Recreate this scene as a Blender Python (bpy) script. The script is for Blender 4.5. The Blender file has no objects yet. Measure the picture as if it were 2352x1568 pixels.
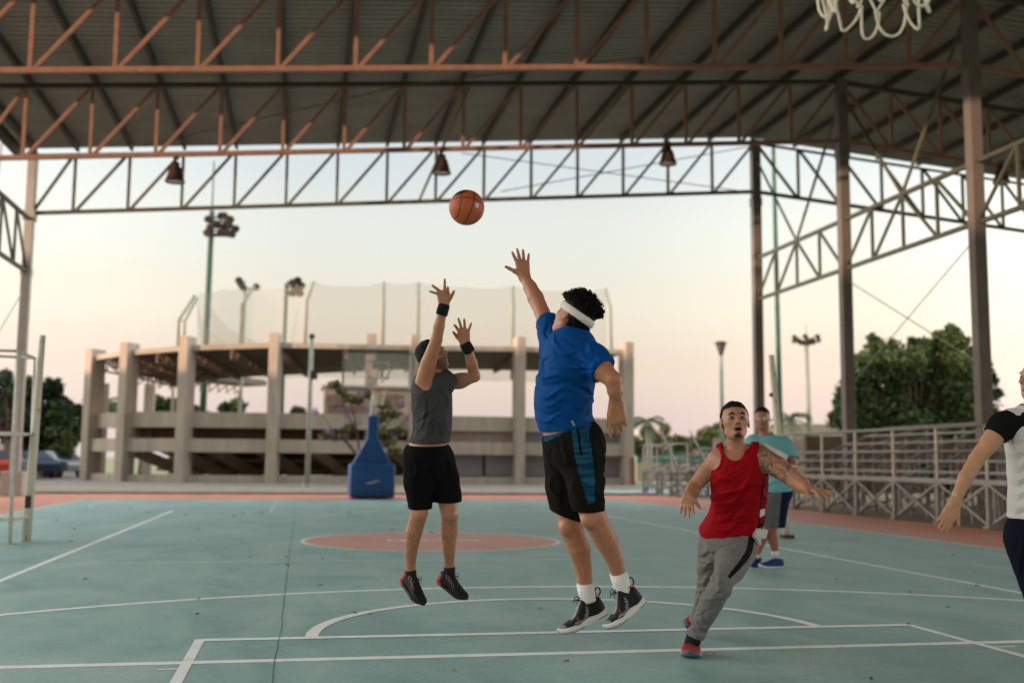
import bpy, bmesh, math, random
import numpy as np
from mathutils import Vector, Matrix
rnd = random.Random(7)
nr = np.random.RandomState(11)
scene = bpy.context.scene
C = scene.collection
R = math.radians

# ---------------------------------------------------------------- camera
CX, CY, CZ = -1.8352, -7.2105, 1.1363
YAW, PIT, ROL = 0.189989, 0.1092066, 0.0089221
FPX = 2487.8
_fw = Vector((math.sin(YAW) * math.cos(PIT), math.cos(YAW) * math.cos(PIT), math.sin(PIT)))
_rt = Vector((math.cos(YAW), -math.sin(YAW), 0)); _up = _rt.cross(_fw)
CR = _rt * math.cos(ROL) + _up * math.sin(ROL)
CU = -_rt * math.sin(ROL) + _up * math.cos(ROL)
CF = _fw
CP = Vector((CX, CY, CZ))
cam = bpy.data.cameras.new('camera'); camo = bpy.data.objects.new('camera', cam); C.objects.link(camo)
cam.sensor_width = 36; cam.lens = 38.1; cam.clip_start = .05; cam.clip_end = 3000
M = Matrix((CR, CU, -CF)).transposed().to_4x4(); M.translation = CP
camo.matrix_world = M
cam.dof.use_dof = True; cam.dof.focus_distance = 6.0; cam.dof.aperture_fstop = 1.55
scene.camera = camo
scene.view_settings.view_transform = 'Standard'; scene.view_settings.look = 'None'
scene.view_settings.exposure = 0.0; scene.view_settings.gamma = 1.0

# ---------------------------------------------------------------- sky
SUN_DIR = Vector((0.86, 0.50, -0.020)).normalized()      # direction the light travels (low sun behind the camera, left)
w = bpy.data.worlds.new('World'); scene.world = w; w.use_nodes = True
nt = w.node_tree; N = nt.nodes; N.clear()
def nn(t, **k):
    n = N.new(t)
    for a, b in k.items(): setattr(n, a, b)
    return n
tc = nn('ShaderNodeTexCoord'); sep = nn('ShaderNodeSeparateXYZ'); nt.links.new(tc.outputs['Generated'], sep.inputs[0])
def ramp(nodes, stops, interp='LINEAR'):
    r = nodes.new('ShaderNodeValToRGB'); e = r.color_ramp.elements; r.color_ramp.interpolation = interp
    while len(e) < len(stops): e.new(.5)
    for k, (p, c) in enumerate(stops):
        e[k].position = p; e[k].color = (c[0], c[1], c[2], 1)
    return r
el = ramp(N, [(0.0, (.65, .54, .54)), (.035, (.69, .56, .545)), (.085, (.755, .625, .54)), (.14, (.80, .73, .61)), (.20, (.76, .765, .705)), (.28, (.655, .70, .71)), (.42, (.60, .65, .68)), (1.0, (.45, .52, .62))], 'EASE')
nt.links.new(sep.outputs[2], el.inputs[0])
at = nn('ShaderNodeMath', operation='ARCTAN2'); nt.links.new(sep.outputs[0], at.inputs[0]); nt.links.new(sep.outputs[1], at.inputs[1])
mz = nn('ShaderNodeMath', operation='MULTIPLY_ADD'); nt.links.new(at.outputs[0], mz.inputs[0]); mz.inputs[1].default_value = 1 / (2 * math.pi); mz.inputs[2].default_value = .5
az = ramp(N, [(0, (.14, .138, .135)), (.20, (.34, .32, .30)), (.285, (1, .93, .87)), (.39, (1, .95, .90)), (.455, (.218, .218, .216)), (.505, (.169, .172, .175)), (.54, (.169, .171, .173)),
              (.575, (.202, .202, .199)), (.61, (.262, .26, .255)), (.67, (.9, .88, .87)), (.74, (1, .97, .96)), (.82, (.36, .35, .35)), (1, (.14, .138, .135))], 'EASE')
nt.links.new(mz.outputs[0], az.inputs[0])
mx = nn('ShaderNodeMix', data_type='RGBA', blend_type='MULTIPLY'); mx.inputs[0].default_value = 1
nt.links.new(el.outputs[0], mx.inputs[6]); nt.links.new(az.outputs[0], mx.inputs[7])
bg = nn('ShaderNodeBackground'); nt.links.new(mx.outputs[2], bg.inputs[0]); bg.inputs[1].default_value = 6.0
sky = nn('ShaderNodeTexSky', sky_type='NISHITA', sun_disc=False); sky.sun_elevation = R(1.8)
sky.sun_rotation = math.atan2(-SUN_DIR.x, -SUN_DIR.y)
bg2 = nn('ShaderNodeBackground'); nt.links.new(sky.outputs[0], bg2.inputs[0]); bg2.inputs[1].default_value = .05
ad = nn('ShaderNodeAddShader'); nt.links.new(bg.outputs[0], ad.inputs[0]); nt.links.new(bg2.outputs[0], ad.inputs[1])
wo = nn('ShaderNodeOutputWorld'); nt.links.new(ad.outputs[0], wo.inputs[0])
# ---------------------------------------------------------------- sun
sl = bpy.data.lights.new('sun', 'SUN'); sl.energy = 5; sl.angle = R(.6); sl.color = (1, .64, .44)
so = bpy.data.objects.new('sun', sl); C.objects.link(so)
so.rotation_euler = (-SUN_DIR).to_track_quat('Z', 'Y').to_euler()

# ---------------------------------------------------------------- helpers
K = .7259
def ray(px, py): return CF + CR * ((px - 1175.5) / FPX) - CU * ((py - 784) / FPX)
def onY(px, py, Y): d = ray(px, py); return CP + d * ((Y - CY) / d.y)
def onX(px, py, X): d = ray(px, py); return CP + d * ((X - CX) / d.x)
def gnd(px, py, z=0): d = ray(px, py); return CP + d * ((z - CZ) / d.z)

def tag(o, label=None, cat=None, group=None, kind=None):
    if label: o['label'] = label
    if cat: o['category'] = cat
    if group: o['group'] = group
    if kind: o['kind'] = kind
    return o
def empty(name, loc, label, cat, group=None):
    o = bpy.data.objects.new(name, None); C.objects.link(o); o.location = loc; o.empty_display_size = .2
    return tag(o, label, cat, group)
def link(name, me, mat=None, parent=None, smooth=False):
    if mat is not None: me.materials.append(mat)
    if smooth: me.polygons.foreach_set('use_smooth', [True] * len(me.polygons))
    o = bpy.data.objects.new(name, me); C.objects.link(o)
    if parent is not None:
        o.parent = parent
        q = parent; off = Vector((0, 0, 0))
        while q is not None: off += Vector(q.location); q = q.parent
        o.location = -off
    return o
class MB:
    def __init__(s): s.v = []; s.f = []
    def add(s, vs, fs):
        n = len(s.v); s.v += [tuple(x) for x in vs]; s.f += [tuple(i + n for i in f) for f in fs]; return s
    def box(s, c, d, ax=None):
        c = Vector(c); ax = ax or (Vector((1, 0, 0)), Vector((0, 1, 0)), Vector((0, 0, 1)))
        vs = [c + ax[0] * (d[0] / 2 * i) + ax[1] * (d[1] / 2 * j) + ax[2] * (d[2] / 2 * k) for i in (-1, 1) for j in (-1, 1) for k in (-1, 1)]
        return s.add(vs, [(0, 1, 3, 2), (4, 6, 7, 5), (0, 4, 5, 1), (2, 3, 7, 6), (0, 2, 6, 4), (1, 5, 7, 3)])
    def beam(s, a, b, w, h=None, up=(0, 0, 1)):
        a = Vector(a); b = Vector(b); h = h or w; x = (b - a); L = x.length; x = x / L
        up = Vector(up)
        if abs(x.dot(up)) > .98: up = Vector((0, 1, 0)) if abs(x.y) < .9 else Vector((1, 0, 0))
        y = up.cross(x).normalized(); z = x.cross(y)
        return s.box((a + b) / 2, (L, w, h), (x, y, z))
    def tube(s, pts, r, n=8, caps=True):
        pts = [Vector(p) for p in pts]
        rs = r if isinstance(r, (list, tuple)) else [r] * len(pts)
        base = len(s.v); ref = None; vs = []; fs = []
        for i, p in enumerate(pts):
            t = (pts[min(i + 1, len(pts) - 1)] - pts[max(i - 1, 0)]).normalized()
            if ref is None:
                ref = t.orthogonal().normalized()
            ref = (ref - t * ref.dot(t)).normalized(); bi = t.cross(ref)
            for k in range(n):
                a = 2 * math.pi * k / n; vs.append(p + (ref * math.cos(a) + bi * math.sin(a)) * rs[i])
        for i in range(len(pts) - 1):
            for k in range(n):
                a = i * n + k; b = i * n + (k + 1) % n; fs.append((a, b, b + n, a + n))
        if caps: fs.append(tuple(range(n))[::-1]); fs.append(tuple((len(pts) - 1) * n + k for k in range(n)))
        return s.add(vs, fs)
    def lathe(s, c, prof, n=20, axis=(0, 0, 1)):
        c = Vector(c); az_ = Vector(axis).normalized(); a1 = az_.orthogonal().normalized(); a2 = az_.cross(a1); vs = []; fs = []
        for (r, z) in prof:
            for k in range(n):
                a = 2 * math.pi * k / n; vs.append(c + az_ * z + (a1 * math.cos(a) + a2 * math.sin(a)) * max(r, .0004))
        for i in range(len(prof) - 1):
            for k in range(n):
                a = i * n + k; b = i * n + (k + 1) % n; fs.append((a, b, b + n, a + n))
        return s.add(vs, fs)
    def prism(s, poly, d):       # poly: list of 3D points in a plane, d extrude vector
        n = len(poly); d = Vector(d); vs = [Vector(p) for p in poly] + [Vector(p) + d for p in poly]
        return s.add(vs, [tuple(range(n))[::-1], tuple(range(n, 2 * n))] + [(i, (i + 1) % n, (i + 1) % n + n, i + n) for i in range(n)])
    def sphere(s, c, r, n=14, m=9):
        c = Vector(c); r = r if isinstance(r, (tuple, list)) else (r, r, r)
        vs = []; fs = []
        for i in range(m + 1):
            t = math.pi * i / m
            for k in range(n):
                a = 2 * math.pi * k / n; vs.append(c + Vector((r[0] * math.sin(t) * math.cos(a), r[1] * math.sin(t) * math.sin(a), r[2] * math.cos(t))))
        for i in range(m):
            for k in range(n):
                a = i * n + k; b = i * n + (k + 1) % n; fs.append((a, a + n, b + n, b))
        return s.add(vs, fs)
    def build(s, name, mat=None, parent=None, smooth=False, bevel=0):
        me = bpy.data.meshes.new(name); me.from_pydata(s.v, [], s.f); me.update()
        if bevel or smooth:
            bm = bmesh.new(); bm.from_mesh(me); bmesh.ops.remove_doubles(bm, verts=bm.verts, dist=1e-5)
            bmesh.ops.recalc_face_normals(bm, faces=bm.faces)
            bm.to_mesh(me); bm.free()
        o = link(name, me, mat, parent, smooth)
        if bevel:
            m = o.modifiers.new('bevel', 'BEVEL'); m.width = bevel; m.segments = 2; m.limit_method = 'ANGLE'
        return o

def mat(name, col, rough=.7, var=.0, scale=4, bump=0., bscale=30, metal=0, col2=None, attr=False, stretch=None, spec=.3, alpha=1, detail=6, sss=0, thr=(.35, .65)):
    m = bpy.data.materials.new(name); m.use_nodes = True; t = m.node_tree; n = t.nodes; b = n['Principled BSDF']
    b.inputs['Roughness'].default_value = rough; b.inputs['Metallic'].default_value = metal
    b.inputs['Specular IOR Level'].default_value = spec; b.inputs['Alpha'].default_value = alpha
    if sss: b.inputs['Subsurface Weight'].default_value = sss; b.inputs['Subsurface Radius'].default_value = (.012, .005, .003); b.inputs['Subsurface Scale'].default_value = 1.
    tcn = n.new('ShaderNodeTexCoord'); mp = n.new('ShaderNodeMapping'); t.links.new(tcn.outputs['Object'], mp.inputs[0])
    if stretch: mp.inputs['Scale'].default_value = stretch
    src = None
    if attr:
        a = n.new('ShaderNodeAttribute'); a.attribute_name = 'Col'; src = a.outputs['Color']
    if var or col2:
        nz = n.new('ShaderNodeTexNoise'); nz.inputs['Scale'].default_value = scale; nz.inputs['Detail'].default_value = detail; nz.inputs['Roughness'].default_value = .62
        t.links.new(mp.outputs[0], nz.inputs[0])
        c2 = col2 or tuple(x * (1 - var) for x in col)
        c1 = col if col2 else tuple(min(1, x * (1 + var)) for x in col)
        if attr:
            rr = ramp(n, [(thr[0], (1 - var,) * 3), (thr[1], (1 + var,) * 3)])
            t.links.new(nz.outputs[0], rr.inputs[0])
            mm = n.new('ShaderNodeMix'); mm.data_type = 'RGBA'; mm.blend_type = 'MULTIPLY'; mm.inputs[0].default_value = 1
            t.links.new(src, mm.inputs[6]); t.links.new(rr.outputs[0], mm.inputs[7]); src = mm.outputs[2]
        else:
            rr = ramp(n, [(thr[0], c2), (thr[1], c1)]); t.links.new(nz.outputs[0], rr.inputs[0]); src = rr.outputs[0]
    if src is not None: t.links.new(src, b.inputs['Base Color'])
    else: b.inputs['Base Color'].default_value = (*col, 1)
    if bump:
        bz = n.new('ShaderNodeTexNoise'); bz.inputs['Scale'].default_value = bscale; bz.inputs['Detail'].default_value = 4
        t.links.new(mp.outputs[0], bz.inputs[0]); bp = n.new('ShaderNodeBump'); bp.inputs['Strength'].default_value = 1; bp.inputs['Distance'].default_value = bump
        t.links.new(bz.outputs[0], bp.inputs['Height']); t.links.new(bp.outputs[0], b.inputs['Normal'])
    return m

# ---------------------------------------------------------------- materials
def court_mat(name, c1, c2, c3, sc=1.2):
    m = bpy.data.materials.new(name); m.use_nodes = True; t = m.node_tree; n = t.nodes; b = n['Principled BSDF']; L = t.links.new
    tcn = n.new('ShaderNodeTexCoord'); mp = n.new('ShaderNodeMapping'); mp.inputs['Scale'].default_value = (1, .55, 1); mp.inputs['Rotation'].default_value = (0, 0, .5); L(tcn.outputs['Object'], mp.inputs[0])
    a = n.new('ShaderNodeTexNoise'); a.inputs['Scale'].default_value = sc; a.inputs['Detail'].default_value = 9; a.inputs['Roughness'].default_value = .68; a.inputs['Distortion'].default_value = .6; L(mp.outputs[0], a.inputs[0])
    r1 = ramp(n, [(.34, c1), (.50, c2), (.68, c3)]); L(a.outputs[0], r1.inputs[0])
    f = n.new('ShaderNodeTexNoise'); f.inputs['Scale'].default_value = 40; f.inputs['Detail'].default_value = 5; L(tcn.outputs['Object'], f.inputs[0])
    r2 = ramp(n, [(.3, (.86, .86, .86)), (.7, (1.08, 1.08, 1.08))]); L(f.outputs[0], r2.inputs[0])
    mm = n.new('ShaderNodeMix'); mm.data_type = 'RGBA'; mm.blend_type = 'MULTIPLY'; mm.inputs[0].default_value = 1; L(r1.outputs[0], mm.inputs[6]); L(r2.outputs[0], mm.inputs[7])
    # small dark scuffs
    s = n.new('ShaderNodeTexNoise'); s.inputs['Scale'].default_value = 3.2; s.inputs['Detail'].default_value = 8; s.inputs['Roughness'].default_value = .75; L(mp.outputs[0], s.inputs[0])
    r3 = ramp(n, [(.64, (0, 0, 0)), (.78, (.55, .55, .55))]); L(s.outputs[0], r3.inputs[0])
    m2 = n.new('ShaderNodeMix'); m2.data_type = 'RGBA'; L(r3.outputs[0], m2.inputs[0]); L(mm.outputs[2], m2.inputs[6]); m2.inputs[7].default_value = (c1[0] * .5, c1[1] * .5, c1[2] * .48, 1)
    L(m2.outputs[2], b.inputs['Base Color'])
    rr = ramp(n, [(.3, (.42,) * 3), (.7, (.66,) * 3)]); L(a.outputs[0], rr.inputs[0]); L(rr.outputs[0], b.inputs['Roughness'])
    b.inputs['Specular IOR Level'].default_value = .32
    bp = n.new('ShaderNodeBump'); bp.inputs['Distance'].default_value = .0015; L(f.outputs[0], bp.inputs['Height']); L(bp.outputs[0], b.inputs['Normal'])
    return m
M_green = court_mat('court_green', (.165, .30, .278), (.262, .428, .392), (.39, .51, .465))
M_orange = court_mat('court_orange', (.46, .145, .08), (.60, .205, .118), (.62, .28, .175))
M_circle = court_mat('court_circle', (.50, .20, .14), (.62, .29, .21), (.60, .40, .32), 2.5)
M_line = mat('line_paint', (.88, .88, .83), .5, .10, 5, detail=10, col2=(.62, .68, .63), thr=(.28, .46))
M_linefade = mat('worn_line_paint', (.46, .56, .51), .6, .2, 6, detail=8)
M_crack = mat('crack', (.09, .15, .13), .9)
M_asph = mat('asphalt', (.22, .19, .17), .9, .2, 1.5, .004, 60)
M_dirt = mat('dirt', (.27, .18, .12), .95, .3, .7, .02, 9, col2=(.14, .15, .06))
M_dry = mat('dry_grass', (.16, .15, .06), .95, .3, 1.4, .02, 30, col2=(.26, .21, .12))
M_field = mat('field', (.30, .26, .15), .95, .25, .05, col2=(.17, .19, .08))
M_conc = mat('concrete', (.44, .38, .30), .85, .12, 1.6, .004, 30, detail=9, col2=(.32, .28, .225), stretch=(1.6, 1.6, .35), thr=(.30, .60))
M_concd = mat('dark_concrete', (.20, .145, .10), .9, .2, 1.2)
M_white = mat('white_paint', (.62, .63, .58), .5, .12, 8)
M_rust = mat('rusty_white_paint', (.66, .62, .52), .6, .1, 14, .001, 60, col2=(.30, .15, .07), thr=(.30, .42))
M_roof = mat('roof_sheet', (.24, .255, .235), .6, .12, .8)
M_steel = mat('terracotta_steel', (.27, .155, .11), .55, .15, 5, .001, 40)
M_steelo = mat('olive_brown_steel', (.13, .115, .08), .5, .3, 2.5, col2=(.07, .09, .06))
M_purl_chordshade = mat('purlin_paint_chord_shade', (.055, .055, .045), .6, .15, 3)  # dark purlin paint; on the truss top chords it stands in for shade
M_steelg = mat('olive_steel', (.065, .075, .05), .5, .15, 3)
M_col = mat('column_paint', (.155, .14, .125), .55, .10, 3, .001, 30)
M_colg = mat('pale_column_paint', (.42, .40, .36), .55, .08, 3)
M_green_pole = mat('green_pole_paint', (.045, .10, .06), .5, .2, 4)
M_pole = mat('grey_green_pole', (.30, .32, .25), .5, .12, 4)
M_alu = mat('aluminium', (.23, .218, .205), .42, .15, 5, metal=.3)
M_post = mat('cream_post', (.60, .52, .43), .5, .1, 4)
M_blue = mat('blue_vinyl', (.010, .075, .24), .45, .12, 5, .006, 7)
M_dark = mat('dark_metal', (.05, .045, .04), .5, .2, 5)
M_bell = mat('brown_lamp_metal', (.05, .032, .024), .5, .3, 12)
M_glass = mat('acrylic_board', (.75, .78, .74), .15, .05, 3, alpha=.22)
M_red = mat('red_rim', (.50, .06, .03), .5, .1, 4)
M_rope = mat('net_rope', (.80, .74, .58), .85, .12, 40, .002, 300)
M_mesh = mat('netting', (.30, .29, .23), .9, .1, 6, alpha=.27)
M_bark = mat('bark', (.14, .10, .07), .9, .3, 8)
M_pbark = mat('palm_bark', (.40, .36, .30), .9, .2, 8)
# ================================================================ GROUND
def sheet(name, rects, z, m, parent=None):
    b = MB()
    for (x0, y0, x1, y1) in rects: b.add([(x0, y0, z), (x1, y0, z), (x1, y1, z), (x0, y1, z)], [(0, 1, 2, 3)])
    o = b.build(name, m, parent); return o
tag(sheet('ground', [(-900, -300, 900, 1500)], -.03, M_field), kind='structure')
tag(sheet('asphalt_path', [(-70, 33.5, 75, 38.2), (-70, 41.5, -4, 62), (-4, 41.5, 75, 46)], -.012, M_asph), kind='structure')
tag(sheet('dirt_strip', [(-70, 38.2, 75, 41.5)], -.010, M_dirt), kind='structure')
tag(sheet('grass_strip', [(-70, 29.2, 6, 33.5)], -.008, M_dry), kind='structure')
tag(sheet('dirt_verge', [(6, 29.2, 75, 33.5), (-40, -30, -13, 29.2)], -.006, M_dirt), kind='structure')
tag(sheet('bleacher_ground', [(10.1, -20, 40, 29.2)], -.004, M_dirt), kind='structure')
tag(sheet('court_margin', [(-12.2, -16, 10.1, 28.2)], 0.0, M_orange), kind='structure')
tag(sheet('court_surface', [(-7.55, -14, 7.55, 23.6)], .004, M_green), kind='structure')
tag(sheet('second_court', [(7.6, 29.3, 14, 34)], .002, M_green), kind='structure')
# low concrete kerb round the court margin
b = MB(); b.box((-1, 28.7, .03), (22.2, 1.0, .07)); b.build('kerb', M_asph); tag(bpy.data.objects['kerb'], kind='structure')
# cracks as thin dark ribbons
def ribbon(b, pts, wd, z):
    for i in range(len(pts) - 1):
        a = Vector((*pts[i], z)); c = Vector((*pts[i + 1], z)); t = (c - a).normalized(); s = Vector((-t.y, t.x, 0)) * wd / 2
        b.add([a - s, c - s, c + s, a + s], [(0, 1, 2, 3)])
def polyd(pts, step=.12, j=.012):
    out = []
    for i in range(len(pts) - 1):
        a = Vector(pts[i]); c = Vector(pts[i + 1]); n = max(1, int((c - a).length / step))
        for k in range(n): out.append(tuple(a.lerp(c, k / n) + Vector((rnd.uniform(-j, j), rnd.uniform(-j, j)))))
    out.append(pts[-1]); return out
g2 = lambda x, y: tuple(gnd(x, y)[:2])
b = MB(); ribbon(b, polyd([g2(620, 1600), g2(645, 1440), g2(662, 1290), g2(676, 1190)], .2, .007), .0045, .0072)
ribbon(b, polyd([g2(1560, 1600), g2(1900, 1545)], .1, .02), .003, .0072)
tag(b.build('court_crack', M_crack), kind='structure')
# painted lines
LN = MB()
ZZ = lambda z: .004 + (z - .004) * .35
def line(a, c, wd=.05, b=LN, z=.008): ribbon(b, [a, c], wd, ZZ(z))
def arc(cx, cy, r, a0, a1, wd=.05, b=LN, z=.008, n=64):
    vs = []; z = ZZ(z)
    for k in range(n + 1):
        a = R(a0 + (a1 - a0) * k / n); vs += [(cx + (r - wd) * math.cos(a), cy + (r - wd) * math.sin(a), z), (cx + r * math.cos(a), cy + r * math.sin(a), z)]
    b.add(vs, [(2 * k, 2 * k + 1, 2 * k + 3, 2 * k + 2) for k in range(n)])
line((-7.4, -.80), (7.5, -.80), .092)                       # volleyball end line
line((-2.425, -5.8), (-2.425, 0), .062, z=.0095); line((2.425, -5.8), (2.425, 0), .062, z=.0095)
line((-2.4, -.04), (2.4, -.04), .09, z=.011)
arc(0, -.05, 1.78, 0, 180, .085, z=.0125); arc(0, -4.12, 6.71, 2, 178, .09, z=.0093)
line((-2.56, -.985), (-2.45, -.985), .03, z=.0105); line((2.45, -.965), (2.60, -.965), .03, z=.0105)
line((-7.5, -14), (-7.5, 23.5), .05, z=.009); line((7.5, -14), (7.5, 23.5), .05, z=.009)
line((-4.5, -.8), (-4.5, 17.2), .07, z=.0088); line((4.5, -.8), (4.5, 17.2), .07, z=.0088)
tag(LN.build('court_lines', M_line), kind='structure')
LF = MB()
line((-4.45, 5.2), (4.45, 5.2), .09, LF, .0076); line((-7.4, 8.2), (-1.85, 8.2), .05, LF, .0076); line((1.85, 8.2), (7.4, 8.2), .05, LF, .0076)
line((-4.45, 11.2), (4.45, 11.2), .05, LF, .0076); line((-4.4, 17.2), (4.4, 17.2), .05, LF, .0074)
arc(0, 20.5, 6.7, 182, 358, .05, LF, .0078); line((-6.7, 20.5), (-6.7, 23.5), .05, LF, .0078); line((6.7, 20.5), (6.7, 23.5), .05, LF, .0078)
line((-2.45, 16.6), (-2.45, 23.5), .05, LF, .0084); line((2.45, 16.6), (2.45, 23.5), .05, LF, .0084); arc(0, 16.6, 1.8, 180, 360, .05, LF, .0086)
tag(LF.build('worn_court_lines', M_linefade), kind='structure')
b = MB(); b.add([(0, 8.2, .0048)] + [(1.77 * math.cos(2 * math.pi * k / 64), 8.2 + 1.77 * math.sin(2 * math.pi * k / 64), .0048) for k in range(64)], [(0, k + 1, (k + 1) % 64 + 1) for k in range(64)])
tag(b.build('centre_circle', M_circle), kind='structure')
b = MB(); arc(0, 8.2, 1.82, 0, 360, .06, b, .0112)
x = -.62
while x < .66:                                              # worn lettering across the circle, too blurred to read
    wd = rnd.uniform(.05, .10)
    line((x, 8.24), (x + wd, 8.24 + rnd.uniform(-.08, .08)), rnd.uniform(.06, .13), b, .0115)
    if rnd.random() < .6: line((x + wd * .5, 8.10), (x + wd * .5, 8.38), .035, b, .0119)
    x += wd + rnd.uniform(.015, .05)
tag(b.build('centre_circle_marking', mat('faded_white', (.85, .80, .74), .6, .2, 9)), kind='structure')

# ================================================================ CANOPY
XR = 13.03; XL = -9.97; SP = 1.557; TY = [14.47, 20.56, 26.57]
zt = lambda x: 12.05 - .0813 * abs(XR - x)
zl = lambda x: 10.26 - .0848 * abs(XR - x)
can = empty('canopy', (XR, 20, 0), 'big open steel canopy with corrugated roof sheeting and rust red trusses over the court', 'canopy')
xs = [XL] + [XR - SP * k for k in range(14, 0, -1)] + [XR] + [XR + SP * k for k in range(1, 15)]
XE = xs[-1]
# roof sheet: ribs run across the ridge
ys = []; y = -15.0; k = 0
while y < 27.0:
    h = .035 if k % 4 else .075
    ys += [(y, 0), (y + .17, 0), (y + .19, h), (y + .24, h), (y + .26, 0)]; y += .265; k += 1
b = MB(); vs = []; off = .26
for (y, h) in ys: vs += [(XL - .45, y, zt(XL - .45) + off + h), (XR, y, zt(XR) + off + h), (XE + .3, y, zt(XE + .3) + off + h)]
n = len(ys)
b.add(vs, [(3 * i, 3 * i + 1, 3 * i + 4, 3 * i + 3) for i in range(n - 1)] + [(3 * i + 1, 3 * i + 2, 3 * i + 5, 3 * i + 4) for i in range(n - 1)])
b.build('roof_sheet', M_roof, can)
pb = MB(); pb.box((XL - .42, 5.9, zt(XL - .42) + .03), (.07, 41.8, .46)); pb.build('eave_beam', M_purl_chordshade, can)
for x in xs:
    pb = MB(); pb.beam((x, -15, zt(x) + .15), (x, 26.85, zt(x) + .15), .09, .19); pb.build('purlin', M_purl_chordshade, can)
for Y in TY:
    MS = M_steel if Y < 26 else M_steelo
    cb = MB()
    for (z, t, wd) in ((zl, .11, .11),):
        o = 0
        cb.beam((XL, Y, z(XL) + o), (XR, Y, z(XR) + o), wd, t); cb.beam((XR, Y, z(XR) + o), (XE, Y, z(XE) + o), wd, t)
    tr = cb.build('roof_truss', MS, can)
    to, tw = (.055, .11) if Y < 26 else (.11, .075)
    v = MB(); v.beam((XL, Y, zt(XL) - to), (XR, Y, zt(XR) - to), tw); v.beam((XR, Y, zt(XR) - to), (XE, Y, zt(XE) - to), tw); v.build('top_chord', M_purl_chordshade, tr)  # top chord coloured near black to imitate the shade under the roof
    for i, x in enumerate(xs):
        if abs(x - XR) > .01 and x > XL + .1:
            v = MB(); v.beam((x, Y, zl(x) + .04), (x, Y, zt(x) - .10), .085, .085); v.build('vertical', MS, tr)
    for i in range(len(xs) - 1):
        a, c = xs[i], xs[i + 1]; v = MB()
        if c <= XR + .01: v.beam((a + .08, Y, zl(a) + .04), (c - .04, Y, zt(c) - .1), .08, .08)
        else: v.beam((a + .04, Y, zt(a) - .1), (c - .08, Y, zl(c) + .04), .08, .08)
        v.build('diagonal', MS, tr)
    b = MB(); b.box((XR, Y, (zt(XR)) / 2), (.30, .27, zt(XR))); b.box((XR, Y, 9.9), (.34, .32, .30)); b.box((XR, Y, .1), (.5, .5, .2)); b.build('column', M_col, can, bevel=.02)
    b = MB(); b.box((XL, Y, (zt(XL)) / 2), (.26, .26, zt(XL))); b.box((XL, Y, zl(XL) - .08), (.36, .34, .3)); b.box((XL, Y, 6.55), (.30, .32, .22)); b.box((XL - .02, Y, .35), (.6, .6, .7)); b.build('column', M_colg, can, bevel=.02)
def side_truss(X, zu, zd, nodes, m):
    t = MB(); t.beam((X, nodes[0], zu), (X, nodes[-1], zu), .10); t.beam((X, nodes[0], zd), (X, nodes[-1], zd), .10)
    o = t.build('side_truss', m, can); n = len(nodes) - 1
    for i in range(1, n):
        v = MB(); v.beam((X, nodes[i], zd + .05), (X, nodes[i], zu - .05), .07); v.build('vertical', m, o)
    for i in range(n):
        v = MB()
        if i % 4 < 2: v.beam((X, nodes[i] + .1, zd + .05), (X, nodes[i + 1] - .05, zu - .05), .065)
        else: v.beam((X, nodes[i] + .05, zu - .05), (X, nodes[i + 1] - .1, zd + .05), .065)
        v.build('diagonal', m, o)
nod = [8.4 + 6.05 * k / 4 for k in range(0, 13)]
nod = [8.42 + (14.47 - 8.42) * k / 4 for k in range(4)] + [14.47 + (20.56 - 14.47) * k / 4 for k in range(4)] + [20.56 + (26.57 - 20.56) * k / 4 for k in range(5)]
side_truss(XR, 7.97, 6.57, nod, M_steelg); side_truss(XL, 8.12, 6.55, nod, M_steelg)
def rod(a, c, r, m=M_steelo, name='brace'):
    v = MB(); v.tube([a, c], r, 6); v.build(name, m, can)
midA = (XR, (14.47 + 20.56) / 2, 7.97)
rod(midA, (XR, 20.5, 11.6), .05); rod(midA, (XR, 14.55, 11.6), .05)
rod((XR, (20.56 + 26.57) / 2, 7.97), (XR, 26.5, 11.4), .045); rod((XR, (20.56 + 26.57) / 2, 7.97), (XR, 20.6, 11.5), .045)
rod(onY(963, 459, 26.5), onY(1172, -10, 18.5), .04)
rod(onY(330, 335, 26.5), onY(935, 195, 20.6), .018); rod(onY(935, 195, 20.6), onY(1500, 130, 14.4), .018)
rod(onY(1060, 352, 27), onY(1745, 445, 27), .015, M_steelg, 'tie_rod'); rod(onY(1150, 440, 27), onY(1760, 330, 27), .015, M_steelg, 'tie_rod')
rod((XR, 20.4, 6.2), onX(2250, 835, XR), .014, M_pole, 'tie_rod'); rod((XR, 14.6, 6.2), onX(1965, 870, XR), .014, M_pole, 'tie_rod')
rod((XL, 26.4, 6.0), (XL, 20.5, 2.2), .014, M_pole, 'tie_rod')
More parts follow.
